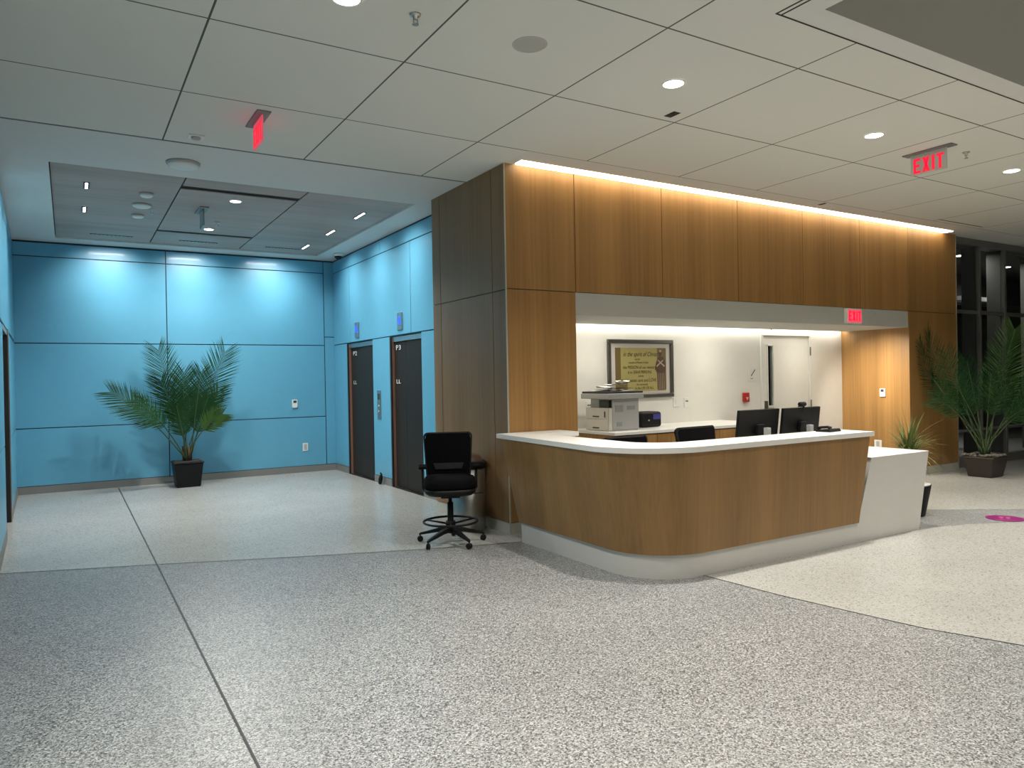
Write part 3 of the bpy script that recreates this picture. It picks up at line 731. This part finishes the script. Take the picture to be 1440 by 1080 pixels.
# ================================================================ chairs
def rounded_rect(w0, w1, h, rad, n=5):
    """outline in (x,z): bottom width w0, top width w1"""
    pts = []
    cs = [(w0/2-rad, rad, -PI/2), (w1/2-rad, h-rad, 0), (-(w1/2-rad), h-rad, PI/2), (-(w0/2-rad), rad, PI)]
    for cx_, cz_, a0 in cs:
        for i in range(n+1):
            a = a0+(PI/2)*i/n; pts.append((cx_+rad*math.cos(a), cz_+rad*math.sin(a)))
    return pts
def office_chair(name, label, cat, loc, rz, seat, ring, bw0, bw1, bh, rot0, group=None):
    t = thing(name, label, cat, loc, rz, group)
    # star base
    for k in range(5):
        a = rot0 + k*2*PI/5; d = Vector((math.cos(a), math.sin(a), 0)); s_ = Vector((-d.y, d.x, 0))
        m = MB(); rings = []
        for rr, w_, zz, hh in ((.02,.030,.135,.045),(.12,.026,.125,.038),(.24,.019,.095,.028),(.315,.015,.078,.022),(.33,.010,.072,.016)):
            c = d*rr
            rings.append([c+s_*w_+Vector((0,0,zz-hh/2)), c-s_*w_+Vector((0,0,zz-hh/2)), c-s_*w_*.8+Vector((0,0,zz+hh/2)), c+s_*w_*.8+Vector((0,0,zz+hh/2))])
        m.loft(rings, smooth=False); lg = m.build('base_leg', BLACK, t, local=True, bevel=.004); 
        m = MB(); c = d*.32
        ax = Matrix.Translation(c+Vector((0,0,.028))) @ Matrix.Rotation(a+PI/2+.5,4,'Z') @ Matrix.Rotation(PI/2,4,'Y')
        for o_ in (-.016,.004): m.lathe([(.022,o_),(.028,o_+.003),(.028,o_+.010),(.022,o_+.013)], n=16, T=ax)
        m.tube([(c.x,c.y,.028),(c.x,c.y,.072)], .007, 8)
        m.build('caster', BLACK, t, local=True)
    m = MB(); m.lathe([(.034,.10),(.036,.16),(.030,.175),(.028,seat-.21),(.017,seat-.205),(.017,seat-.13)]); m.build('gas_column', BLACK, t, local=True)
    if ring:
        m = MB(); R = .255
        m.tube([(R*math.cos(2*PI*i/40), R*math.sin(2*PI*i/40), .21) for i in range(40)], .011, 8, closed=True)
        for k in range(3):
            a = k*2*PI/3+.5; m.tube([(.03*math.cos(a),.03*math.sin(a),.185),(R*math.cos(a),R*math.sin(a),.205)],.009,6)
        m.lathe([(.045,.165),(.048,.19),(.045,.215)]); m.build('foot_ring', BLACK, t, local=True)
    m = MB(); m.box(-.09,.09,-.12,.12,seat-.155,seat-.13); m.tube([(.08,0,seat-.135),(.29,.03,seat-.135)],.007,6); m.box(.28,.32,.015,.045,seat-.142,seat-.128); m.build('tilt_mechanism', BLACK, t, local=True, bevel=.006)
    # seat cushion: squircle rings
    def sq(wx, wy, n=28, p=3.4):
        o = []
        for i in range(n):
            a = 2*PI*i/n; ca, sa = math.cos(a), math.sin(a); rr = (abs(ca)**p+abs(sa)**p)**(-1/p)
            o.append((wx*rr*ca, wy*rr*sa))
        return o
    m = MB(); rings = []
    for k, z in ((.86,-.05),(.97,-.044),(1.0,-.022),(.985,.006),(.93,.022),(.80,.030),(.4,.032)):
        rings.append([(x*k, y*k, seat+z*1.3-(.018*max(0,(-y*k-.12)/.12)**2 if z>-.04 else 0)) for x,y in sq(.25,.245)])
    m.loft(rings); m.build('seat', BLACKF, t, local=True)
    m = MB(); m.loft([[(x*.66,y*.66,seat-.135) for x,y in sq(.25,.245)],[(x*.86,y*.86,seat-.125) for x,y in sq(.25,.245)],[(x*.97,y*.97,seat-.10) for x,y in sq(.25,.245)],[(x*.98,y*.98,seat-.066) for x,y in sq(.25,.245)]]); m.build('seat_pan', BLACK, t, local=True)
    # backrest: rounded, curved shell
    T = Matrix.Translation((0,.225,seat-.01)) @ Matrix.Rotation(math.radians(-7),4,'X')
    ol = rounded_rect(bw0, bw1, bh, .045)
    def curve(x, z): return .05 - .05*(1-(x/.26)**2)*1.0 - .0 + .02*math.sin(z/bh*PI)*-1
    m = MB()
    fr = [[T @ Vector((x, curve(x,z)+dy, z)) for x,z in ol] for dy in (-.0,.022)]
    c0 = (0, bh/2)
    inn = [[T @ Vector((x*.93, curve(x*.93,z)+dy, c0[1]+(z-c0[1])*.94)) for x,z in ol] for dy in (-.0,.022)]
    m.loft([fr[0],fr[1],inn[1],inn[0],fr[0]], caps=False, smooth=False); m.build('back_frame', BLACK, t, local=True)
    m = MB(); nx, nz = 10, 8
    for dy in (.006,.014):
        grid = []
        for j in range(nz+1):
            z = bh*.03+bh*.94*j/nz; ww = (bw0+(bw1-bw0)*j/nz)*.94
            if j in (0,nz): ww -= .03
            grid.append([T @ Vector((-ww/2+ww*i/nx, curve(-ww/2+ww*i/nx, z)+dy, z)) for i in range(nx+1)])
        m.loft(grid, closed=False, caps=False)
    m.build('back_mesh', BLACKF, t, local=True)
    m = MB()
    for dy_ in (-.006,-.001): m.loft([[T @ Vector((x*.026*(1+.05*k_), curve(x*.026,z)+dy_, z)) for x in range(-5,6)] for k_,z in enumerate((.09,.11,.13,.15))], closed=False, caps=False)
    o = m.build('lumbar_pad', plain('lumbar_'+name,(.012,.012,.012),.6), t, local=True)
    m = MB(); m.tube([(0,.10,seat-.075),(0,.24,seat-.07),(0,.285,seat-.02),tuple(T @ Vector((0,.04,.12))),tuple(T @ Vector((0,.035,.22)))],[.022,.022,.02,.018,.014],8); m.build('back_spine', BLACK, t, local=True)
    for s_ in (-1,1):
        m = MB(); m.tube([(s_*.12,.06,seat-.12),(s_*.225,.06,seat-.118),(s_*.252,.06,seat-.08),(s_*.255,.05,seat+.12)],[.014,.014,.016,.013],8); a_ = m.build('arm', BLACK, t, local=True)
        m = MB(); m.box(s_*.255-.038,s_*.255+.038,-.09,.15,seat+.12,seat+.145); m.build('arm_pad', BLACKF, a_, local=True, bevel=.01, seg=3)
    return t
office_chair('drafting_chair', 'tall black office chair with foot ring, standing by the oak wall left of the desk', 'chair', (3.09,6.28,.0025), math.radians(-24), .60, True, .44,.485,.455, math.radians(59+24))
office_chair('office_chair', 'black mesh office chair behind the counter, left of the two monitors', 'chair', (5.20,4.80,.0), math.radians(4), .52, False, .46,.56,.565, .3)
office_chair('office_chair', 'black office chair showing only its top edge above the counter, in front of the copier', 'chair', (4.74,5.36,0), math.radians(-3), .495, False, .44,.56,.485, .7)

# ================================================================ litter bin
t = thing('litter_bin', 'round stainless litter bin with dark top between the tall chair and the oak wall', 'bin', (3.545,6.80,.0025))
c = (3.545,6.80,.0)
m = MB(); m.lathe([(.185,.0),(.19,.01),(.19,.64)], c, 40); m.build('body', STEEL, t)
m = MB(); m.lathe([(.192,.64),(.205,.65),(.205,.70),(.195,.712),(.17,.712),(.17,.66)], c, 40); m.build('rim', BLACK, t)
m = MB(); m.lathe([(.168,.68),(.165,.72),(.14,.765),(.08,.79),(.01,.795)], c, 32); m.build('lid', BROWN, t)
m = MB(); m.lathe([(.186,0),(.186,.03)], (c[0],c[1],.0), 40); m.build('base_ring', BLACK, t)

# ================================================================ plants
def frond(mb, base, tip, lift_, bare, nleaf, leaf, wdt, roll=0, seed=0, mi=0, stem_r=.009, droop=.25, hint=Vector((0,0,1))):
    rnd = random.Random(seed)
    B = Vector(base); T_ = Vector(tip); mid = (B+T_)/2 + Vector((0,0,lift_))
    def pt(t_): return B*(1-t_)**2 + mid*2*t_*(1-t_) + T_*t_**2
    def tg(t_): return ((mid-B)*2*(1-t_) + (T_-mid)*2*t_).normalized()
    path = [pt(i/14) for i in range(15)]
    mb.tube([tuple(p) for p in path], [stem_r*(1-.75*i/14) for i in range(15)], 5, mi=1)
    side0 = tg(.5).cross(hint)
    if side0.length < .05: side0 = Vector((1,0,0))
    side0.normalize(); side0 = Matrix.Rotation(roll, 3, tg(.5)) @ side0
    for i in range(nleaf):
        t_ = bare + (1-bare)*(i+.5)/nleaf
        p = pt(t_); d = tg(t_); s = (side0 - d*side0.dot(d)).normalized()
        k = (i+.5)/nleaf; env = math.sin(PI*(.16+.68*k))**.6
        ln = leaf*env*(.92+.16*rnd.random())
        for sg in (-1,1):
            ang = math.radians(60-30*k + rnd.uniform(-4,4))
            dr = (d*math.cos(ang) + s*sg*math.sin(ang)).normalized()
            dn = Vector((0,0,-1))
            w_ = d*(wdt*.5)
            p1 = p + dr*ln*.5 + dn*ln*droop*.12; p2 = p + dr*ln*.98 + dn*ln*droop*rnd.uniform(.35,.6)
            nrm = dr.cross(d).normalized()
            fold = nrm*wdt*.25
            mb.face([p, p1-w_+fold, p2, p1+w_+fold], mi, False)
            mb.face([p - w_*.6, p + w_*.6, p1+w_+fold, p1-w_+fold], mi, False)
def square_pot(m, c, w0, w1, h, mi=0):
    m.hexa([(c[0]-w0,c[1]-w0,c[2]),(c[0]+w0,c[1]-w0,c[2]),(c[0]+w0,c[1]+w0,c[2]),(c[0]-w0,c[1]+w0,c[2]),(c[0]-w1,c[1]-w1,c[2]+h),(c[0]+w1,c[1]-w1,c[2]+h),(c[0]+w1,c[1]+w1,c[2]+h),(c[0]-w1,c[1]+w1,c[2]+h)], mi)
def view_vec(bx, by):
    d = Vector((bx,by,0)).normalized(); return Vector((d.y,-d.x,0)), -d      # screen-right, toward camera
# palm in front of the blue wall
c = Vector((1.545,12.24,.0025)); rt_, tw = view_vec(c.x,c.y)
t = thing('potted_palm', 'potted palm in a square black pot against the blue wall', 'plant', tuple(c))
m = MB(); square_pot(m, c, .165, .205, .36); m.box(c.x-.215,c.x+.215,c.y-.215,c.y+.215,c.z+.36,c.z+.385); m.build('pot', BLACK, t, bevel=.02, seg=3)
m = MB(); m.box(c.x-.19,c.x+.19,c.y-.19,c.y+.19,c.z+.386,c.z+.392); m.build('soil', SOIL, t)
PXM = 91.
fr_spec = [ # tip (px right of pot centre, m up), toward camera, lift, leaf length, roll, bare
 (-92,1.47,.10,.22,.30,.15,.42,0),(-34,2.10,-.10,.10,.34,.05,.42,0),(52,2.07,.05,.10,.36,-.1,.40,0),(-60,1.35,.45,.22,.26,.6,.45,0),
 (20,1.75,.30,.12,.30,.3,.42,0),(46,1.10,.25,.22,.22,.4,.5,1),(42,1.45,-.05,.15,.28,-.4,.5,0),(-30,1.62,.35,.15,.30,-.5,.45,0),(6,1.5,-.12,.1,.3,.8,.4,0),(-12,1.25,.3,.1,.26,.2,.4,0),(28,1.35,.2,.1,.26,-.3,.4,0),(-2,1.75,.0,.05,.3,-.2,.4,0)]
for i,(px,zt_,tc,lf,ln,rl,br,kd) in enumerate(fr_spec):
    m = MB(); b_ = c + rt_*(.05*math.sin(i*2.1)) + tw*(.05*math.cos(i*2.1)) + Vector((0,0,.39))
    tip = c + rt_*(px/PXM) + tw*tc + Vector((0,0,zt_))
    if tip.y > YB-.06: tip.y = YB-.06
    frond(m, b_, tip, lf, br, 46, ln*1.25, .017, rl*.8, i, 0, .011, .12, tw+Vector((0,0,.35)))
    for k_, v_ in enumerate(m.v):
        if v_[1] > YB-.03: m.v[k_] = (v_[0], YB-.03-(k_ % 5)*.002, v_[2])
    m.build('frond', [LEAF2 if kd else LEAF, STEM], t)
m = MB(); 
for i in range(4):
    a = i*1.7; m.tube([(c.x+.045*math.cos(a),c.y+.045*math.sin(a),.38),(c.x+.06*math.cos(a),c.y+.06*math.sin(a),.62)],[.026,.014],7)
m.build('trunk', TRUNKM, t)

# big palm by the glass
c = Vector((11.50,5.62,.0)); rt_, tw = view_vec(c.x,c.y)
t = thing('potted_palm', 'large bushy palm in a dark tapered pot by the glass wall', 'plant', tuple(c))
m = MB(); square_pot(m, c, .165, .215, .285); m.box(c.x-.222,c.x+.222,c.y-.222,c.y+.222,c.z+.27,c.z+.30); ob = m.build('pot', plain('dark_brown_pot',(.02,.014,.010),.5), t, bevel=.02, seg=3)
m = MB(); rnd = random.Random(3)
for i in range(60):
    a = rnd.uniform(-.2,.2); b = rnd.uniform(-.2,.2); s_ = rnd.uniform(.02,.045)
    m.lathe([(s_*.2,-s_*.3),(s_,0),(s_*.7,s_*.5),(s_*.1,s_*.7)], (c.x+a,c.y+b,.30+rnd.uniform(0,.02)), 6)
m.build('moss', MOSS, t)
PXM = 95.
fr_spec = [
 (-97,1.98,.10,.18,.34,.2,.42,0),(-78,2.12,-.05,.15,.38,-.1,.42,0),(-44,1.82,.2,.15,.34,.4,.42,0),(36,2.14,.0,.10,.42,0,.38,1),(20,1.85,.3,.1,.36,.6,.42,0),
 (74,1.42,.15,.24,.30,-.2,.45,0),(66,1.62,.0,.24,.32,.3,.42,0),(-62,1.15,.3,.32,.26,.3,.5,0),(55,1.05,.35,.3,.28,.2,.5,0),(-20,1.7,-.1,.1,.34,.9,.42,0),
 (-75,1.45,-.15,.3,.3,-.5,.45,0),(95,1.35,-.2,.3,.3,.2,.45,0),(8,1.5,.45,.15,.34,-.6,.45,0),(-35,1.4,.5,.2,.3,.2,.45,0),(30,1.4,.4,.2,.3,1.,.45,0)]
for i,(px,zt_,tc,lf,ln,rl,br,kd) in enumerate(fr_spec):
    m = MB(); b_ = c + rt_*(.06*math.sin(i*2.1)) + tw*(.06*math.cos(i*2.1)) + Vector((0,0,.30))
    tip = c + rt_*(px/PXM) + tw*tc + Vector((0,0,zt_))
    frond(m, b_, tip, lf, br, 36, ln*1.05, .0125, rl*.8, i+50, 0, .011, .15, tw+Vector((0,0,.35)))
    for k_, v_ in enumerate(m.v):
        lim = YF-.02
        if v_[1] > lim: m.v[k_] = (v_[0], lim-(k_ % 5)*.002, v_[2])
    m.build('frond', [LEAF2 if kd else LEAF, STEM], t)
# grassy plant right of the desk
c = Vector((7.80,4.58,.0015)); 
t = thing('potted_grass_plant', 'spiky striped grassy plant in a black pot behind the low white desk end', 'plant', tuple(c))
m = MB(); m.lathe([(.14,0),(.145,.01),(.20,.30),(.205,.335),(.19,.335),(.185,.31),(.02,.31)], tuple(c), 32); m.build('pot', BLACK, t)
m = MB(); m.lathe([(.186,.312),(.198,.345),(.17,.352),(.02,.33)], tuple(c), 24); m.build('white_liner', WPL, t)
m = MB(); rnd = random.Random(5)
m.tube([tuple(c+Vector((0,0,.33))), tuple(c+Vector((.01,0,.70)))], [.016,.012], 6, mi=1)
for i in range(240):
    a = rnd.uniform(0,2*PI); el = rnd.uniform(.15,1.45); L_ = rnd.uniform(.30,.50)
    if el > 1.1: L_ *= 1.05
    h0 = rnd.uniform(.58,.74); o = c + Vector((rnd.uniform(-.05,.02),rnd.uniform(-.03,.03),h0))
    d = Vector((math.cos(a)*math.cos(el), math.sin(a)*math.cos(el), math.sin(el))); s_ = Vector((-math.sin(a), math.cos(a), 0))*.006
    prev = o; n = 6; pts = [o]
    dd = d.copy()
    for k in range(n):
        dd = (dd + Vector((0,0,-.30*(1-el/2.0)))).normalized(); pts.append(pts[-1]+dd*L_/n)
    for k in range(n):
        wa = 1-.95*(k/n)**1.5; wb = 1-.95*((k+1)/n)**1.5
        m.face([pts[k]-s_*wa, pts[k]+s_*wa, pts[k+1]+s_*wb, pts[k+1]-s_*wb], 0 if i % 3 else 2)
for k_, v_ in enumerate(m.v):   # leaves rest over the desk top instead of passing through it
    if 6.2 < v_[0] < 7.26 and 4.0 < v_[1] < 4.97 and v_[2] < .785: m.v[k_] = (max(v_[0], 7.27), v_[1], v_[2])
m.build('foliage', [LEAF3, STEM, LEAF2], t)

# floor sticker
t = thing('floor_sticker', 'round magenta sticker with pink marks on the grey floor band at right', 'sticker', (8.36,3.90,.0028))
m = MB(); m.lathe([(.175,0),(.175,.0012)], (8.36,3.90,.0028), 40); m.build('disc', MAG, t)
m = MB()
T = Matrix.Translation((8.36,3.90,.0042)) @ Matrix.Rotation(math.radians(-60),4,'Z')
for sx_ in (-1,1):
    m.face([tuple(T @ Vector((sx_*.03+ .022*math.cos(2*PI*i/14), .045+.045*math.sin(2*PI*i/14), 0))) for i in range(14)])
    m.face([tuple(T @ Vector((sx_*.03+ .018*math.cos(2*PI*i/14), -.02+.018*math.sin(2*PI*i/14), 0))) for i in range(14)])
m.box(-.09,.09,-.115,-.095,0,.0006,0,T); m.box(-.06,.06,.11,.125,0,.0006,0,T)
m.build('marks', MAGL, t)

# ================================================================ ceiling things
def downlight(x, y, lab, grp, z=ZC, rad=.075, name='recessed_downlight', mat=LAMP):
    t = thing(name, lab, 'ceiling light', (x,y,z-.008), 0, grp)
    m = MB(); m.lathe([(rad+.014,0),(rad+.012,-.005),(rad,-.005),(rad,0)], (x,y,z-.001), 32, caps=False); m.build('trim_ring', WPL, t)
    m = MB(); m.lathe([(rad,0),(rad,-.002)], (x,y,z-.001), 32); m.build('lens', mat, t)
    return t
def area(x, y, z, power, size=.15, color=(1,.96,.88), spread=118, rot=(0,0,0), shape='DISK', sy=None, name='lamp'):
    l = bpy.data.lights.new(name, 'AREA'); l.energy = power; l.shape = shape; l.size = size
    if sy: l.size_y = sy
    l.color = color; l.spread = math.radians(spread)
    o = bpy.data.objects.new(name, l); COL.objects.link(o); o.location = (x,y,z); o.rotation_euler = rot
    return o
PWR = 46.
dl = [(1.38,4.0,'glowing round downlight at the top edge of the photo above the hanging exit sign'),(3.86,4.0,'glowing round downlight in front of the portal, the largest one in full view'),(6.31,3.99,'glowing round downlight left of the lit red exit sign on the ceiling'),(8.78,3.98,'glowing round downlight right of the lit red exit sign, at the right edge')]
for x,y,lb in dl: downlight(x,y,lb,'round downlights in the tiled ceiling')
for x,y,_ in dl: area(x,y,ZC-.02,PWR)
for x in (11.25,): area(x,4.0,ZC-.02,PWR*.5)
for x in (-3.5,-1.08,1.38): 
    for y in (1.5,-1,-4): area(x,y,ZC-.02,PWR*1.05)
for x in (5.2,7.6,10.):
    for y in (0.2,-2.0): area(x,y,5.08,PWR*1.1,spread=120)
area(-4,6,ZC-.02,PWR*.8)
# lift lobby
downlight(1.75,9.18,'round downlight in the grey wood ceiling, the nearer of two','downlights over the lift lobby',zt,.06,mat=LAMPC)
downlight(1.73,11.0,'round downlight in the grey wood ceiling, the farther of two','downlights over the lift lobby',zt,.06,mat=LAMPC)
COOL = (1,.985,.95)
area(1.75,9.18,zt-.015,64,color=COOL,size=.12,spread=140); area(1.73,11.0,zt-.015,64,color=COOL,size=.12,spread=140)
lin = [(.21,9.16,.26,'short linear light in the grey wood ceiling, left side, nearer'),(.21,10.40,.26,'short linear light in the grey wood ceiling, left side, farther'),
       (3.31,9.25,.36,'short linear light near the lift wall, nearest of three'),(3.30,10.47,.36,'short linear light near the lift wall, middle of three'),(3.29,11.73,.36,'short linear light near the lift wall, farthest of three')]
for x,y,l_,lb in lin:
    t = thing('linear_downlight', lb, 'ceiling light', (x,y,zt-.008), 0, 'short linear lights over the lift lobby')
    m = MB(); m.box(x-.03,x+.03,y-l_/2-.01,y+l_/2+.01,zt-.006,zt-.0005); m.build('housing', DARKG, t)
    for k in range(3):
        m = MB(); m.box(x-.012,x+.012,y-l_/2+k*l_/3+.008,y-l_/2+(k+1)*l_/3-.008,zt-.0085,zt-.0062); m.build('lens', LAMPC, t)
    sg = -1 if x < 1 else 1
    area(x,y,ZC-.012,9,color=COOL,size=.06,sy=.24,shape='RECTANGLE',spread=110,rot=(0,-sg*math.radians(34),0),name='washer_lamp')
for x,lb in ((.575,'dark slot wall washer by the blue back wall, leftmost of three'),(1.74,'dark slot wall washer by the blue back wall, middle of three'),(3.0,'dark slot wall washer by the blue back wall, rightmost of three')):
    t = thing('wall_washer', lb, 'ceiling light', (x,12.02,zt-.008), 0, 'slot wall washers along the blue back wall')
    m = MB(); m.box(x-.27,x+.27,12.0,12.04,zt-.006,zt-.0005); m.build('housing', DARKG, t)
    m = MB()
    for k in range(10): m.box(x-.25+k*.052,x-.215+k*.052,12.005,12.035,zt-.0075,zt-.0062)
    m.build('louvre', LGREY, t)
    # asymmetric beam washing the wall
    area(x,12.06,ZC-.012,8.5,size=.5,sy=.04,shape='RECTANGLE',color=COOL,spread=100,rot=(math.radians(39),0,0),name='washer_lamp')
# unseen fill lamps added to brighten the niche
for x in (5.6,7.6,9.6): area(x,6.75,ZS-.012,9,size=.08,color=(1,.94,.82),spread=170)
area(9.75,6.62,ZS-.02,17,size=.2,color=(1,.93,.80),spread=90,rot=(0,-math.radians(44),0))  # added lamp, tilted to brighten the oak side wall
area(15,9.8,2.95,60,size=.3); area(13.6,7.0,3.6,22,size=.2,spread=170); area(16,7.4,3.6,22,size=.2,spread=170); area(14,11.6,.6,30,size=.4,spread=170,rot=(PI,0,0))  # lamps added to brighten the room behind the glass, without fixtures

def sprinkler(x, y, z, lab):
    t = thing('sprinkler', lab, 'sprinkler', (x,y,z-.06))
    m = MB(); m.lathe([(.035,0),(.03,-.008),(.012,-.01),(.012,-.03)], (x,y,z-.0005), 16); m.build('escutcheon', STEEL, t)
    m = MB(); m.tube([(x-.012,y,z-.028),(x-.014,y,z-.045),(x,y,z-.058),(x+.014,y,z-.045),(x+.012,y,z-.028)],.003,6); m.build('yoke', STEEL, t)
    m = MB(); m.lathe([(.02,-.058),(.02,-.061)], (x,y,z), 14); m.build('deflector', STEEL, t)
sprinkler(1.79,3.98,ZC,'small metal sprinkler head in the tiled ceiling near the top edge')
sprinkler(7.62,3.86,ZC,'small metal sprinkler head just right of the lit red exit sign')
sprinkler(1.75,10.47,zt,'sprinkler head in the grey wood ceiling beside the unlit sign')
sprinkler(.93,10.05,zt,'sprinkler head beside the round detectors in the grey wood ceiling')
sprinkler(8.62,7.05,ZS,'sprinkler head in the niche ceiling left of the door')
def disc(name, x, y, z, r_, h_, lab, cat, mats=(WPL, LGREY), grp=None):
    t = thing(name, lab, cat, (x,y,z-h_), 0, grp)
    m = MB(); m.lathe([(r_,0),(r_,-h_*.3),(r_*.93,-h_*.45)], (x,y,z-.0005), 32); m.build('base', mats[1], t)
    m = MB(); m.lathe([(r_*.9,-h_*.46),(r_*.88,-h_*.7),(r_*.7,-h_*.95),(r_*.1,-h_)], (x,y,z), 32); m.build('cover', mats[0], t)
disc('access_point', .995,7.73,ZC,.155,.05,'large round white device on the painted ceiling before the lift lobby','device')
disc('smoke_detector', .80,9.25,zt,.075,.045,'white round detector in the grey wood ceiling, nearest of the row','detector')
disc('access_point', .80,9.86,zt,.11,.035,'flat white disc in the middle of the row on the grey wood ceiling','device')
disc('smoke_detector', .80,10.46,zt,.075,.04,'white round detector in the grey wood ceiling, farthest of the row','detector')
t = thing('ceiling_speaker', 'flat round speaker grille in the tiled ceiling near the top centre', 'speaker', (2.59,3.98,ZC-.006))
m = MB(); m.lathe([(.115,0),(.113,-.004),(.105,-.005)], (2.59,3.98,ZC-.0005), 36, caps=False); m.build('rim', GREYP, t)
m = MB(); m.lathe([(.105,-.001),(.105,-.0035)], (2.59,3.98,ZC), 36); m.build('grille', plain('speaker_grille',(.42,.41,.38),.8), t)
t = thing('ceiling_sensor', 'small white sensor on the tiled ceiling left of the hanging exit sign', 'sensor', (.99,6.86,ZC-.03))
m = MB(); m.box(.925,1.055,6.80,6.92,ZC-.010,ZC-.0005); m.build('base', WPL, t, bevel=.004)
m = MB(); m.lathe([(.04,-.010),(.036,-.024),(.01,-.03)], (.99,6.86,ZC), 20); m.build('lens', LGREY, t)
t = thing('security_camera', 'dome security camera at the ceiling corner above the lifts', 'camera', (3.91,12.0,ZC-.10))
m = MB(); m.lathe([(.075,0),(.075,-.03),(.06,-.045)], (3.91,12.0,ZC-.0005), 24); m.build('base', WPL, t)
m = MB(); m.lathe([(.06,-.045),(.062,-.06),(.05,-.085),(.025,-.10),(.004,-.105)], (3.91,12.0,ZC), 24); m.build('dome', BLACK, t)
for x,y,wx,wy,lb in ((4.30,4.475,.075,.12,'small dark square vent in the tiled ceiling below the largest downlight'),(8.25,5.93,.05,.10,'tiny dark vent in the ceiling near the glowing strip')):
    t = thing('ceiling_vent', lb, 'vent', (x,y,ZC-.006))
    m = MB(); m.box(x-wx/2,x+wx/2,y-wy/2,y+wy/2,ZC-.003,ZC-.0005); m.build('frame', DARKG, t)
    m = MB()
    for k in range(4): m.box(x-wx/2+.006,x+wx/2-.006,y-wy/2+wy*(k+.3)/4,y-wy/2+wy*(k+.7)/4,ZC-.005,ZC-.003)
    m.build('slat', BLACKJ, t)
t = thing('slot_diffuser', 'thin dark slot air diffuser in the ceiling above the right end of the glowing strip', 'vent', (11.2,5.75,ZC-.004))
m = MB(); m.box(10.58,11.78,5.735,5.765,ZC-.003,ZC-.0005); m.build('frame', GREYP, t)
m = MB(); m.box(10.6,11.76,5.743,5.757,ZC-.004,ZC-.003); m.build('slot', BLACKJ, t)
# exit signs ------------------------------------------------------
def exit_letters(mb, o, right, up, out, h, d=.003):
    o = Vector(o); R = Vector(right); U = Vector(up); N = Vector(out)
    def q(pts): 
        a = [o+R*x+U*y for x,y in pts]; b = [p+N*d for p in a]; mb.loft([a,b], smooth=False)
    w = h*.46; s = h*.17
    def rect(x0,x1,y0,y1): q([(x0,y0),(x1,y0),(x1,y1),(x0,y1)])
    x = 0
    rect(x,x+s,0,h); rect(x+s,x+w,0,s); rect(x+s,x+w*.88,h/2-s/2,h/2+s/2); rect(x+s,x+w,h-s,h)
    x = h*.60
    q([(x,0),(x+s*1.15,0),(x+w*1.08,h),(x+w*1.08-s*1.15,h)]); q([(x+w*1.08-s*1.15,0),(x+w*1.08,0),(x+s*1.15,h),(x,h)])
    x = h*1.24; rect(x,x+s,0,h)
    x = h*1.55; rect(x+w/2-s/2,x+w/2+s/2,0,h-s); rect(x,x+w,h-s,h)
    return h*2.0
def hanging_exit(x, y0, y1, z, lab, lit, panel):
    t = thing('exit_sign', lab, 'exit sign', (x,(y0+y1)/2,z-.22))
    m = MB(); m.box(x-.055,x+.055,y0-.07,y1+.06,z-.012,z-.0005); m.build('mounting_plate', plain('plate_grey',(.2,.2,.19),.5), t, bevel=.003)
    m = MB(); m.box(x-.006,x+.006,y0,y1,z-.215,z-.0125); m.build('panel', panel, t, bevel=.002)
    if lit:
        m = MB(); h = .145; L_ = y1-y0
        exit_letters(m, (x-.007,y1-(L_-h*2.0)/2,z-.20), (0,-1,0), (0,0,1), (-1,0,0), h)
        m.build('letters', REDG, t)
hanging_exit(1.365,6.02,6.33,ZC,'hanging glowing pink red exit sign seen nearly edge-on at upper left',1,PINKG2)
hanging_exit(7.22,3.83,4.18,ZC,'lit red EXIT sign hanging from the tiled ceiling at upper right',1,EXITP)
hanging_exit(1.47,9.68,9.98,zt,'unlit sign panel hanging from the grey wood ceiling in the lift lobby',0,EXITD)
t = thing('exit_sign', 'small boxy red exit sign fixed on the soffit over the niche', 'exit sign', (9.35,YF-.03,2.25))
m = MB(); m.box(9.18,9.52,YF-.045,YF+.011,2.24,2.445); m.build('housing', WPL, t, bevel=.01, seg=3)
m = MB(); m.box(9.20,9.50,YF-.048,YF-.0455,2.255,2.43); m.build('face', PINKG, t)
m = MB(); exit_letters(m, (9.215,YF-.0485,2.275), (1,0,0), (0,0,1), (0,-1,0), .135, .002); m.build('letters', REDG, t)

# ================================================================ world and render look
wd = bpy.data.worlds.new('world'); sc.world = wd; wd.use_nodes = True
wd.node_tree.nodes['Background'].inputs[0].default_value = (.02,.022,.025,1); wd.node_tree.nodes['Background'].inputs[1].default_value = .5
sc.view_settings.view_transform = 'Standard'; sc.view_settings.look = 'None'; sc.view_settings.gamma = 1; sc.view_settings.use_curve_mapping = False
sc.view_settings.exposure = 0.0
sc.cycles.use_denoising = True; sc.cycles.max_bounces = 8; sc.cycles.diffuse_bounces = 5; sc.cycles.glossy_bounces = 4
sc.cycles.sample_clamp_indirect = 6
for o in bpy.data.objects:
    if '_o' in o: del o['_o']
